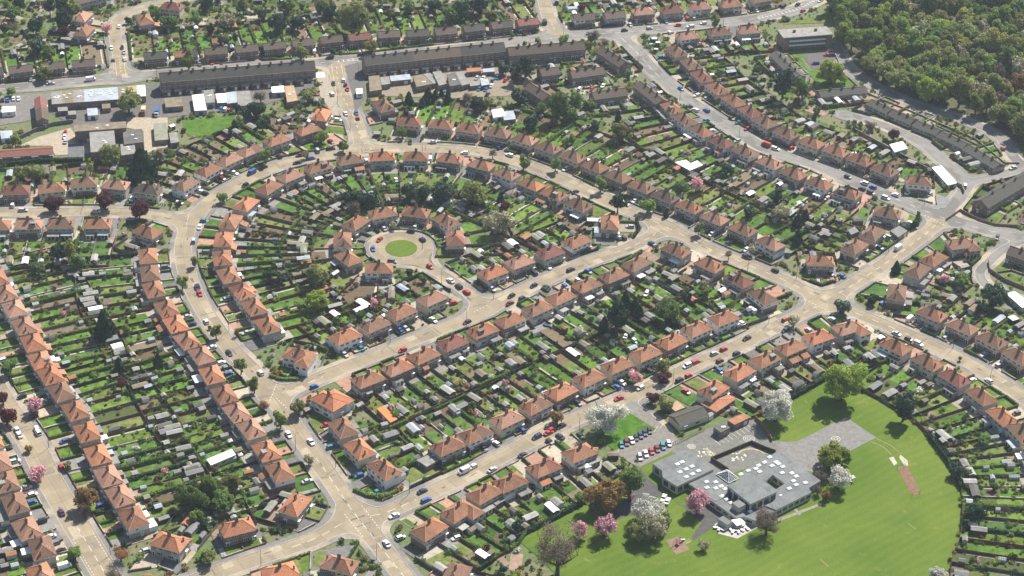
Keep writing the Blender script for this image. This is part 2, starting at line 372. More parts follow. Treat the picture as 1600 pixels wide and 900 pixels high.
# concrete slabs relaid in paler or darker mixes, and trench repairs
pm = [mat('relaid pale concrete', (.35,.295,.21), .9, .15), mat('worn dark concrete', (.225,.185,.14), .9, .2), mat('tar repair', (.13,.12,.11), .9, .2)]; pt = MB(); pr = random.Random(3)
def road_patch(line, s, off, l, w_, k, z):
    a, d = point_at_(line, s); n = Vector((-d.y, d.x)); c = a+n*off
    if sdf(c.x,c.y) > -w_/2-.1: return
    pt.face([(*(c-d*l/2-n*w_/2), z), (*(c+d*l/2-n*w_/2), z), (*(c+d*l/2+n*w_/2), z), (*(c-d*l/2+n*w_/2), z)], k)
def point_at_(line, s):
    for p, q in zip(line[:-1], line[1:]):
        L = (q-p).length
        if s <= L: return p+(q-p)*(s/max(L,1e-6)), (q-p).normalized()
        s -= L
    return line[-1], (line[-1]-line[-2]).normalized()
zz = .004
for rn in rnames:
    if ROADS[rn][1]: continue
    Ln = sum((q-p).length for p, q in zip(RD[rn][:-1], RD[rn][1:]))
    for k in range(int(Ln/11)):
        q = pr.random(); zz = .004+(zz-.004+.0013) % .007
        if q < .17: road_patch(RD[rn], pr.uniform(0,Ln), pr.choice([-2,2]), pr.choice([4.5,9]), 3.6, 0, zz)
        elif q < .42: road_patch(RD[rn], pr.uniform(0,Ln), pr.choice([-2,2]), pr.choice([3,4.5]), 3.6, 1, zz)
        elif q < .8: road_patch(RD[rn], pr.uniform(0,Ln), pr.uniform(-2.5,2.5), pr.uniform(1,5), pr.uniform(.5,1.2), 2, zz)
        else: road_patch(RD[rn], pr.uniform(0,Ln), 0, .5, 6.5, 2, zz)
structure(obj('road_repair', pt.mesh('road repair', pm)))
# painted lines
WHITE = mat('road paint', (.62, .59, .52), .8, .28, .6, 3)
YEL = mat('yellow road paint', (.62, .45, .14), .8, .2)
lines = MB()
def along(line, a, b):
    """points of a smoothed line between two distances"""
    out, s = [], 0
    for p, q in zip(line[:-1], line[1:]):
        L = (q-p).length
        if s+L >= a and s <= b: out.append((p, q-p, s, L))
        s += L
    return out
def point_at(line, s):
    for p, q in zip(line[:-1], line[1:]):
        L = (q-p).length
        if s <= L: return p+(q-p)*(s/max(L,1e-6)), (q-p).normalized()
        s -= L
    return line[-1], (line[-1]-line[-2]).normalized()
def length(line): return sum((q-p).length for p, q in zip(line[:-1], line[1:]))
def nearest_s(line, g):
    best, s, bs = 1e9, 0, 0
    for p, q in zip(line[:-1], line[1:]):
        d = q-p; L = d.length
        if L < 1e-6: continue
        t = min(1, max(0, (g-p).dot(d)/(L*L))); e = (p+d*t-g).length
        if e < best: best, bs = e, s+t*L
        s += L
    return bs, best
def dashes(rn, p0, p1, dash=4, gap=3, off=0, wid=.10, z=.012, m=0):
    line = RD[rn]; a, b = sorted((nearest_s(line, G(*p0))[0], nearest_s(line, G(*p1))[0])); s = a
    while s < b:
        p, d = point_at(line, s); q, e = point_at(line, min(s+dash, b)); n = Vector((-d.y, d.x)); k = Vector((-e.y, e.x))
        lines.face([(*(p+n*(off-wid)), z), (*(q+k*(off-wid)), z), (*(q+k*(off+wid)), z), (*(p+n*(off+wid)), z)], m); s += dash+gap
def stroke(p0, p1, wid=.16, dash=None, z=.014, m=0):
    a, b = G(*p0), G(*p1); d = b-a; L = d.length; d = d/L; n = Vector((-d.y, d.x))*wid; s = 0
    while s < L:
        e = min(L, s+(dash or L)); p, q = a+d*s, a+d*e
        lines.face([(*(p-n), z), (*(q-n), z), (*(q+n), z), (*(p+n), z)], m); s = e+(dash or 1)
dashes('avenue', (630,905), (492,712)); dashes('avenue', (1000,335), (1270,462), 4, 5); dashes('avenue', (1310,480), (1420,523), 4, 5)
dashes('middle_street', (440,614), (505,588)); dashes('middle_street', (960,396), (1025,366))
dashes('school_street', (580,806), (650,780)); dashes('school_street', (1225,505), (1275,478))
dashes('link_road', (1310,458), (1465,349), 4, 4); dashes('lower_street', (535,818), (445,859)); dashes('edge_avenue', (120,822), (180,915), 4, 3)
dashes('shop_road', (526,104), (566,225), 3, 4); dashes('terrace_road', (0,139), (240,117), 3, 5); dashes('terrace_road', (500,98), (560,92), 3, 5)
dashes('terrace_road', (830,63), (1180,29), 4, 5); dashes('main_road', (972,60), (1030,120), 6, 4); dashes('main_road', (1400,311), (1560,363), 3, 6)
dashes('winding_lane', (190,112), (186,85), 2, 2); dashes('short_road', (866,46), (857,28), 3, 3)
for o in (-4.3, 4.3): dashes('edge_avenue', (130,838), (175,905), 1, 1, o)
for rn, a, b in (('terrace_road', (1185,28), (1290,-10)), ('terrace_road', (528,95), (566,91))):       # hatched strip down the middle
    dashes(rn, a, b, 60, .5, 1.3, .09); dashes(rn, a, b, 60, .5, -1.3, .09); dashes(rn, a, b, .5, 2.5, 0, 1.2)
for a, b in (((538,803),(568,840)),((565,790),(598,832)),((432,622),(450,640)),((432,600),(421,628)),((1016,353),(1046,371)),((1258,468),(1296,487)),((1312,456),(1340,476)),((740,488),(762,477)),((1445,336),(1478,353)),((175,125),(205,119)),((860,60),(888,57)),((950,62),(972,60)),((512,106),(538,103)),((555,232),(584,232)),((298,322),(290,358))):
    stroke(a, b, .13, 1.0)
for o in (-2.6, 2.6): dashes('winding_lane', (190,118), (185,98), 40, 1, o, .1, .012, 1)
for o in (-2.9, 2.9): dashes('shop_road', (529,100), (535,150), 40, 1, o, .1, .012, 1)
structure(obj('road_marking', lines.mesh('road marking', [WHITE, YEL])))
# ------------------------------------------------------------------ ground and the large surfaces
em, ent, eb = newmat('earth'); ep = worldpos(ent)
ec = mixc(ent, ramp(ent, noise(ent, .06, 4, .65, ep), .4, .6), (.085, .125, .036), (.15, .135, .07))
ec = mixc(ent, ramp(ent, noise(ent, .5, 4, .7, ep), .45, .65), ec, (.06, .085, .025))
ec = mixc(ent, ramp(ent, noise(ent, 2.0, 3, .7, ep), .55, .75), ec, (.22, .18, .12))
ent.links.new(ec, eb.inputs['Base Color']); eb.inputs['Roughness'].default_value = .95
g = MB(); S = 2300.; g.face([(-S,-S,-.06),(S,-S,-.06),(S,S,-.06),(-S,S,-.06)])
structure(obj('ground', g.mesh('ground', [em])))
ROUGH = []
class Cover:
    def __init__(s): s.v = []; s.f = []; s.c = []
    def add(s, poly, z, tone):
        n = len(poly)
        if n < 3: return
        if sum(poly[i][0]*poly[(i+1)%n][1]-poly[(i+1)%n][0]*poly[i][1] for i in range(n)) < 0: poly = poly[::-1]
        b = len(s.v); s.v += [(p[0], p[1], z) for p in poly]; s.f.append(tuple(range(b, b+n))); s.c += [(*tone, 1)]*n
    def build(s, name, m):
        if not s.f: return
        me = bpy.data.meshes.new(name); me.from_pydata(s.v, [], s.f); a = me.color_attributes.new('tone', 'FLOAT_COLOR', 'CORNER')
        a.data.foreach_set('color', np.array(s.c, np.float32).ravel()); me.materials.append(m); me.update()
        return structure(obj(name, me))
COV = {k: Cover() for k in ('lawn', 'paving', 'driveway', 'earth_bed', 'garden_path', 'tarmac', 'concrete_yard')}
_z = [0.0]
def lift():                      # flush surfaces never share a plane
    _z[0] = (_z[0]+.0037) % .03; return _z[0]
def cover(kind, poly, z, tone, jit=.12):
    k = 1+random.uniform(-jit, jit); COV[kind].add(poly, z+lift(), mul(tone, k))
GRASS = [(.092,.165,.026),(.075,.140,.026),(.122,.180,.034),(.115,.155,.042),(.155,.172,.055),(.080,.150,.034)]
def pxpoly(pts, z=0): return [tuple(G(*p, z)) for p in pts]
PATCHES = []
def patch(kind, pts, z, tone): COV[kind].add(pxpoly(pts), z, tone); PATCHES.append(pxpoly(pts))
# the school field and what is laid on it
FIELD = [(806,842),(912,787),(940,765),(1000,720),(1062,690),(1130,668),(1190,652),(1237,622),(1290,592),(1350,612),(1392,636),(1425,657),(1452,684),(1487,732),(1501,765),(1505,806),(1499,845),(1482,884),(1465,940),(1440,985),(935,985),(870,899),(838,868)]
SCHOOL = FIELD+[]
fm, fnt, fb = newmat('mown grass'); fp = worldpos(fnt)
fc = mixc(fnt, ramp(fnt, noise(fnt, .03, 4, .6, fp), .35, .65), (.084, .132, .017), (.122, .166, .026))
wv = N(fnt, 'ShaderNodeTexWave'); mp = N(fnt, 'ShaderNodeMapping'); mp.inputs['Rotation'].default_value = (0, 0, .9); fnt.links.new(fp, mp.inputs[0]); fnt.links.new(mp.outputs[0], wv.inputs[0])
wv.inputs['Scale'].default_value = .075; wv.inputs['Distortion'].default_value = 9; wv.inputs['Detail'].default_value = 2; wv.inputs['Detail Scale'].default_value = .25
fc = mixc(fnt, ramp(fnt, wv.outputs[1], .2, .8), fc, mixc(fnt, 1.0, fc, (.91, .93, .90), 'MULTIPLY'))
fc = mixc(fnt, ramp(fnt, noise(fnt, .11, 5, .7, fp), .60, .76), fc, (.22, .20, .06))
fc = mixc(fnt, ramp(fnt, noise(fnt, 1.3, 4, .75, fp), .4, .7), fc, mixc(fnt, 1.0, fc, (.72, .78, .7), 'MULTIPLY'))
fnt.links.new(fc, fb.inputs['Base Color']); fb.inputs['Roughness'].default_value = .95; fb.inputs['Specular IOR Level'].default_value = .1
f = MB(); f.prism([*pxpoly(FIELD)], -.05, .125, 0); structure(obj('school_field_ground', f.mesh('field', [fm])))
for k in range(150):                                  # rough grass along the foot of the boundary
    i_ = random.choice([0,1,2,6,7,8,9,10,11,12,13,14,15,16]); a_, b_ = FIELD[i_], FIELD[i_+1]; t_ = random.random(); p_ = G(a_[0]+(b_[0]-a_[0])*t_, a_[1]+(b_[1]-a_[1])*t_); ROUGH.append((p_.x+random.gauss(0,.9), p_.y+random.gauss(0,.9)))
obj_is = structure(obj('roundabout_lawn', mb.mesh('island', [fm, kerbm])))
TARM = (.155, .145, .135); TAN = (.30, .245, .175); GREY = (.24, .225, .205); CONC = (.40, .335, .25)
patch('tarmac', [(1000,637),(1040,668),(1062,690),(1046,708),(1000,730),(985,724),(958,706),(1025,671),(985,646)], .155, (.225,.205,.18))   # car park
patch('tarmac', [(1046,706),(1062,690),(1105,671),(1178,652),(1206,690),(1222,702),(1212,716),(1140,742),(1110,742),(1066,712)], .150, (.185,.18,.16))  # yard
patch('tarmac', [(1204,690),(1243,691),(1322,652),(1369,684),(1330,704),(1298,722),(1283,742),(1258,735),(1215,706)], .146, (.22,.212,.195))   # ball court
patch('tarmac', [(1000,730),(1012,748),(1064,790),(1105,790),(1130,806),(1118,822),(1096,836),(1084,845),(1080,840),(1096,818),(1070,795),(1035,770),(1005,800),(965,812),(955,800),(985,770),(995,745)], .142, (.10,.098,.095))   # drive
patch('tarmac', [(1116,820),(1130,810),(1180,815),(1196,818),(1152,842),(1122,834)], .158, (.44,.41,.36))
patch('tarmac', [(1196,818),(1283,786),(1286,789),(1199,822)], .153, (.27,.245,.20)); patch('tarmac', [(1240,797),(1248,806),(1252,804),(1244,795)], .163, (.27,.245,.20))
patch('lawn', [(928,676),(984,645),(1027,671),(962,706)], .150, (.075,.165,.018))
patch('earth_bed', [(1040,845),(1060,839),(1078,859),(1056,867)], .156, (.26,.18,.125)); patch('earth_bed', [(1401,730),(1418,728),(1439,771),(1424,774)], .156, (.22,.135,.085))
for pts in ([(1362,690),(1380,698),(1394,711),(1393,712),(1379,699),(1361,691)], [(1368,686),(1390,696),(1408,710),(1409,709.4),(1391,695),(1369,685)], [(1068,847),(1076,842),(1081,846),(1073,851)]): patch('garden_path', pts, .160, (.24,.235,.12))
patch('garden_path', [(1389,716),(1396,714),(1402,724),(1397,728)], .165, (.46,.44,.35)); patch('garden_path', [(1407,711),(1418,720),(1419,728),(1413,728),(1405,715)], .165, (.46,.44,.35))
patch('garden_path', [(1282,873),(1296,885),(1294,887),(1281,876)], .160, (.19,.20,.06)); patch('garden_path', [(1418,816),(1432,827),(1431,829),(1417,818)], .160, (.18,.195,.055))
# yards and lots north of the gardens
patch('concrete_yard', [(30,228),(60,214),(110,200),(118,212),(140,210),(142,240),(86,243),(80,228)], .15, CONC); patch('concrete_yard', [(198,184),(262,184),(262,230),(226,240),(224,205),(198,200)], .15, CONC)
patch('concrete_yard', [(106,226),(130,224),(132,246),(106,248)], .16, (.16,.16,.16)); patch('concrete_yard', [(80,150),(228,132),(262,130),(262,186),(118,200),(82,178)], .142, (.15,.14,.13))
patch('concrete_yard', [(262,120),(492,106),(492,140),(400,168),(262,184)], .14, (.17,.155,.14)); patch('concrete_yard', [(568,112),(800,92),(806,130),(796,150),(700,154),(588,150)], .14, (.27,.225,.165))
patch('concrete_yard', [(494,112),(510,110),(526,160),(540,230),(522,234),(512,166),(500,150)], .146, (.36,.31,.24)); patch('concrete_yard', [(538,103),(566,96),(572,150),(556,176),(548,140)], .146, (.15,.14,.13))
patch('concrete_yard', [(493,114),(506,113),(509,121),(494,122)], .156, (.66,.62,.55)); patch('concrete_yard', [(0,150),(80,146),(82,176),(40,190),(0,196)], .143, (.20,.19,.175))
patch('tarmac', [(1253,86),(1305,79),(1312,90),(1282,108),(1270,108)], .15, (.14,.135,.13)); patch('lawn', [(1236,84),(1282,80),(1282,86),(1251,90),(1262,108),(1256,110),(1246,95)], .146, (.10,.185,.03))
patch('lawn', [(1258,110),(1282,110),(1312,114),(1340,128),(1338,134),(1285,137)], .147, (.10,.185,.03)); patch('lawn', [(285,188),(366,180),(372,206),(300,216),(288,206)], .15, (.09,.17,.025))
patch('lawn', [(1222,38),(1294,36),(1300,34),(1330,0),(1316,-6),(1285,22),(1240,33)], .14, (.14,.18,.05))
patch('concrete_yard', [(1440,305),(1452,300),(1488,312),(1476,326),(1460,326),(1442,318)], .16, (.24,.235,.225))
WOOD = [(1296,-60),(1296,15),(1306,60),(1318,76),(1356,118),(1392,140),(1462,165),(1524,181),(1558,200),(1590,222),(1700,262),(1800,262),(1800,-60)]
woodw = [tuple(G(*p)) for p in WOOD]
floorm = mat('woodland floor', (.085,.085,.045), .95, .4, .2, 2)
wf = MB(); wf.prism(woodw, -.05, .10, 0); structure(obj('woodland_floor', wf.mesh('woodland floor', [floorm])))
EXCL = [pxpoly(p) for p in (FIELD, WOOD,
  [(0,196),(60,214),(30,228),(140,246),(262,236),(262,186),(492,140),(492,106),(228,128),(0,146)],
  [(495,108),(566,96),(572,150),(540,232),(522,236)], [(568,112),(800,92),(806,130),(796,152),(700,156),(588,152)],
  [(1000,637),(1062,690),(1000,730),(925,676),(985,640)], [(1205,35),(1300,36),(1350,130),(1290,150)])]
def inside(p, poly):
    x, y = p[0], p[1]; c = False; j = len(poly)-1
    for i in range(len(poly)):
        a, b = poly[i], poly[j]
        if (a[1] > y) != (b[1] > y) and x < (b[0]-a[0])*(y-a[1])/(b[1]-a[1])+a[0]: c = not c
        j = i
    return c
def excluded(p): return any(inside(p, e) for e in EXCL)
# playground marks
mk = MB()
def ring(c, r, wid, z=.17, m=0, a0=0, a1=2*math.pi, n=28):
    for k in range(n):
        t, u = a0+(a1-a0)*k/n, a0+(a1-a0)*(k+1)/n
        mk.face([(c.x+(r-wid)*math.cos(t), c.y+(r-wid)*math.sin(t), z),(c.x+(r-wid)*math.cos(u), c.y+(r-wid)*math.sin(u), z),(c.x+(r+wid)*math.cos(u), c.y+(r+wid)*math.sin(u), z),(c.x+(r+wid)*math.cos(t), c.y+(r+wid)*math.sin(t), z)][::1], m)
for c, rs in ((G(1080.5,698),(.5,1.1,1.7)), (G(1170,686),(.7,1.5,2.4)), (G(1306,686),(.9,1.9))):
    for r in rs: ring(c, r, .09, .176)
ring(G(1176,716), 6.5, .3, .177, 1, .5, 2.7); ring(G(1096,713), 5.5, .3, .177, 1, .0, 1.4)
for k in range(9):
    a = G(1117+k*6.4, 689-k*3.0); b = a+Vector((2.2,-3.2)); mk.face([(a.x,a.y,.178),(b.x,b.y,.178),(b.x+.16,b.y+.05,.178),(a.x+.16,a.y+.05,.178)][::-1], 0)
for k in range(26):
    a = G(*random.choice([(1098+random.uniform(-8,20),704+random.uniform(-4,10)),(1150+random.uniform(-6,22),714+random.uniform(-6,6))]))
    t = random.random()*3; d = Vector((math.cos(t),math.sin(t)))*random.uniform(.3,.7); n = Vector((-d.y,d.x))*random.uniform(.3,.9)
    mk.face([(*(a-d-n),.1785+k*.0002),(*(a+d-n),.1785+k*.0002),(*(a+d+n),.1785+k*.0002),(*(a-d+n),.1785+k*.0002)], random.choice([0,0,1]))
for k in range(8):
    a = G(965+k*9.5, 706-k*5.2); b = a+Vector((1.6,3.9)); mk.face([(a.x,a.y,.179),(a.x+.15,a.y,.179),(b.x+.15,b.y,.179),(b.x,b.y,.179)], 0)
    a = G(998+k*7.8, 716-k*4.1); b = a+Vector((-1.6,-3.9)); mk.face([(a.x,a.y,.1794),(b.x,b.y,.1794),(b.x+.15,b.y,.1794),(a.x+.15,a.y,.1794)], 0)
structure(obj('playground_marking', mk.mesh('playground marking', [WHITE, mat('faded yellow paint', (.45,.38,.18), .9, .3)])))
# ------------------------------------------------------------------ houses
GLASS = glassmat(); FRAME = mat('white frame', (.74,.73,.70), .5, .06, .5, 2)
ROOF = {'salmon': roofmat('faded salmon tile', (.40,.215,.145), amount=.25), 'rust': roofmat('rust clay tile', (.335,.155,.090)), 'brown': roofmat('brown tile', (.235,.13,.086), amount=.45), 'orange': roofmat('orange clay tile', (.43,.18,.095), amount=.3),
        'bright': roofmat('new orange tile', (.50,.195,.10), amount=.05, var=.12), 'dark': roofmat('dark grey tile', (.072,.066,.058), (.05,.055,.03), .6), 'umber': roofmat('dark umber tile', (.115,.082,.066), amount=.5), 'redbrown': roofmat('red brown tile', (.24,.095,.07), amount=.3)}
RWORD = {'salmon':'pale salmon tiled','rust':'rust tiled','brown':'brown tiled','orange':'orange tiled','bright':'bright orange roofed','dark':'dark grey roofed','umber':'dark brown roofed','redbrown':'red brown tiled'}
def brickmat(name, a, b2, mortar=(.33,.29,.24)):
    if name in MAT: return MAT[name]
    m, nt, b = newmat(name); tc = N(nt, 'ShaderNodeTexCoord'); s = N(nt, 'ShaderNodeSeparateXYZ'); nt.links.new(tc.outputs['Object'], s.inputs[0])
    ad = N(nt, 'ShaderNodeMath', operation='ADD'); nt.links.new(s.outputs[0], ad.inputs[0]); nt.links.new(s.outputs[1], ad.inputs[1])
    cb = N(nt, 'ShaderNodeCombineXYZ'); nt.links.new(ad.outputs[0], cb.inputs[0]); nt.links.new(s.outputs[2], cb.inputs[1])
    bk = N(nt, 'ShaderNodeTexBrick'); nt.links.new(cb.outputs[0], bk.inputs['Vector']); bk.inputs['Scale'].default_value = 1
    bk.inputs['Color1'].default_value = (*a,1); bk.inputs['Color2'].default_value = (*b2,1); bk.inputs['Mortar'].default_value = (*mortar,1)
    bk.inputs['Brick Width'].default_value = .23; bk.inputs['Row Height'].default_value = .078; bk.inputs['Mortar Size'].default_value = .011
    c = mixc(nt, ramp(nt, noise(nt, .5, 4, .6, worldpos(nt)), .35, .7), bk.outputs[0], mixc(nt, 1.0, bk.outputs[0], (.68,.66,.64), 'MULTIPLY'))
    nt.links.new(c, b.inputs['Base Color']); b.inputs['Roughness'].default_value = .9; MAT[name] = m; return m
BRICK = brickmat('red brick', (.22,.095,.06), (.16,.08,.055)); STOCK = brickmat('brown brick', (.24,.16,.095), (.19,.125,.08))
WALL = {'pebble': mat('grey pebbledash', (.42,.375,.31), .95, .14, .4, 5, streak=(.25,.22,.18)), 'white': mat('white render', (.72,.70,.66), .8, .06, .3, 2), 'cream': mat('cream render', (.55,.48,.36), .85, .1, .3, 3),
        'brick': BRICK, 'stock': STOCK, 'grey': mat('grey render', (.40,.38,.34), .9, .12, .3, 3)}
WWORD = {'pebble':'pebbledashed','white':'white rendered','cream':'cream rendered','brick':'red brick','stock':'brown brick','grey':'grey rendered'}
SOOT = brickmat('chimney brick', (.15,.085,.06), (.10,.06,.05)); POT = mat('chimney pot', (.36,.17,.09), .8)
FELT = mat('roofing felt', (.21,.20,.18), .9, .25, .4, 3, per_object=.3); DOORS = [mat(n+' door', c, .5, .05) for n, c in (('white',(.7,.69,.66)),('brown',(.16,.07,.04)),('blue',(.06,.10,.22)),('green',(.05,.12,.07)),('maroon',(.17,.04,.04)))]
def win_mesh(wd, ht):
    def mk():
        b = MB(); b.box(-wd/2, wd/2, -.09, .04, 0, ht, 0); n = 2 if wd < 1.9 else 3; p = wd/n
        for i in range(n): b.box(-wd/2+i*p+.09, -wd/2+(i+1)*p-.05 if i < n-1 else wd/2-.09, -.115, -.06, .1, ht-.1, 1)
        return b.mesh('window', [FRAME, GLASS])
    return cached(('win', round(wd,1), round(ht,1)), mk)
def door_mesh(k):
    def mk():
        b = MB(); b.box(-.62,.62,-.10,.04,0,2.35,0); b.box(-.42,.42,-.14,-.07,.02,2.05,1); b.box(-.25,.25,-.16,-.11,1.25,1.9,2); b.box(-.95,.95,-.85,.02,2.42,2.55,0)
        return b.mesh('door', [FRAME, DOORS[k], GLASS])
    return cached(('door',k), mk)
def wall_mesh(L, W, h, up, lo, up2, lo2, split):
    def mk():
        b = MB(); names = [lo, up, lo2, up2]
        if split <= 0: b.box(-L/2, 0, -W/2, W/2, 0, h, 1); b.box(.0, L/2, -W/2, W/2, 0, h, 3)
        else:
            b.box(-L/2, 0, -W/2, W/2, 0, split, 0); b.box(-L/2-.03, 0, -W/2-.03, W/2+.03, split, h, 1)
            b.box(0, L/2, -W/2, W/2, 0, split, 2); b.box(0, L/2+.03, -W/2-.03, W/2+.03, split, h, 3)
        b.v = [(x, y, z) for x, y, z in b.v]
        return b.mesh('wall', [WALL[n] for n in names])
    return cached(('wall',round(L,1),round(W,1),h,up,lo,up2,lo2,split), mk)
RIDGE = mat('ridge tile', (.46,.21,.12), .8, .2)
def roof_mesh(kind, L, W, h, rise, r1, r2):
    """hip: slopes on all four sides; gable: two slopes and brick gables; the two halves may be tiled differently"""
    def mk():
        b = MB(); o = .42; x, y = L/2+o, W/2+o; t = .16
        if kind == 'hip':
            e = max(.6, x-y*.98); z0, z1 = h, h+rise
            lo = [(-x,-y,z0),(0,-y,z0),(x,-y,z0),(x,y,z0),(0,y,z0),(-x,y,z0)]; up = [(p[0],p[1],z0+t) for p in lo]; rg = [(-e,0,z1),(0,0,z1),(e,0,z1)]
            v = lo+up+rg
            fs = [(0,5,4,3,2,1)]+[(i,(i+1)%6,6+(i+1)%6,6+i) for i in range(6)]+[(6,7,13,12),(12,13,10,11),(11,6,12),(7,8,14,13),(13,14,9,10),(8,9,14)]
            b.solid(v, fs, [2]*7+[0,0,0,1,1,1])
            def cap(p, q, w=.17):
                p, q = Vector(p), Vector(q); d = (q-p); s = d.cross(Vector((0,0,1))).normalized()*w
                b.solid([p-s+Vector((0,0,-.05)), p+s+Vector((0,0,-.05)), p+Vector((0,0,.14)), q-s+Vector((0,0,-.05)), q+s+Vector((0,0,-.05)), q+Vector((0,0,.14))], [(0,1,2),(3,5,4),(0,3,4,1),(1,4,5,2),(2,5,3,0)], 3)
            cap(rg[0], rg[2])
            for c, r in ((up[0],rg[0]),(up[5],rg[0]),(up[2],rg[2]),(up[3],rg[2])): cap(c, r)
        else:
            z0, z1 = h, h+rise; x = L/2+.15
            for s, a, c in ((0,-x,0),(1,0,x)):
                v = [(a,-y,z0),(c,-y,z0),(c,y,z0),(a,y,z0),(a,-y,z0+t),(c,-y,z0+t),(c,y,z0+t),(a,y,z0+t),(a,0,z1),(c,0,z1)]
                b.solid(v, [(0,3,2,1),(0,1,5,4),(2,3,7,6),(4,5,9,8),(6,7,8,9),(3,0,4,8,7),(1,2,6,9,5)], [2,2,2,s,s,4,4])
            b.box(-x, x, -.16, .16, z1-.08, z1+.12, 3)
        return b.mesh('roof', [ROOF[r1], ROOF[r2], FRAME, RIDGE if kind == 'hip' and r1 in ('rust','orange','bright','brown') else ROOF[r1], WALL['brick']])
    return cached(('roof',kind,round(L,1),round(W,1),h,rise,r1,r2), mk)
def chimney_mesh(w, d, h, pots):
    def mk():
        b = MB(); b.box(-w/2,w/2,-d/2,d/2,-1.3,h,0); b.box(-w/2-.07,w/2+.07,-d/2-.07,d/2+.07,h-.22,h,0)
        for i in range(pots):
            x = -w/2+w*(i+.5)/pots; b.tube([(x,0,h-.02),(x,0,h+.5)], [.14,.11], 6, 1)
        return b.mesh('chimney', [SOOT, POT])
    return cached(('chim',w,d,h,pots), mk)
HOUSES = []     # dicts: c, f, a, L, W, ref, root
def seen(n, c):
    v = Vector((EYE.x-c.x, EYE.y-c.y)); return n.dot(v.normalized()) > -.25
EXTC = {'felt': FELT, 'white': mat('white sheet roof', (.76,.76,.75), .5, .07, .3, 2), 'rust': ROOF['rust'], 'orange': ROOF['orange'], 'glass': mat('glass roof', (.34,.38,.40), .2, .2), 'grey': mat('grey sheet roof', (.27,.26,.24), .8, .2, .5, 3, per_object=.25)}
def ext_mesh(w, d, h, kind, wall):
    def mk():
        b = MB()
        b.box(-w/2, w/2, 0, d, 0, h, 0)
        if kind in ('rust','orange'):
            b.solid([(-w/2-.1,-.0,h+1.3),(w/2+.1,0,h+1.3),(w/2+.1,d+.25,h-.05),(-w/2-.1,d+.25,h-.05),(-w/2-.1,0,h+.02),(w/2+.1,0,h+.02),(w/2+.1,d+.25,h-.15),(-w/2-.1,d+.25,h-.15)], [(0,3,2,1)[::-1],(4,5,6,7)[::-1],(0,1,5,4),(1,2,6,5),(2,3,7,6),(3,0,4,7)], 1)
        else: b.box(-w/2-.12, w/2+.12, 0, d+.12, h, h+.16, 2 if kind == 'felt' else 1, 1)
        n = max(1, int(w/1.7))
        for i in range(n):
            x = -w/2+w*(i+.5)/n; b.box(x-.55, x+.55, d-.02, d+.07, .85 if i % 2 else .1, h-.35, 3)
        return b.mesh('extension', [WALL[wall], EXTC[kind], FRAME, GLASS])
    return cached(('ext',round(w,1),round(d,1),h,kind,wall), mk)
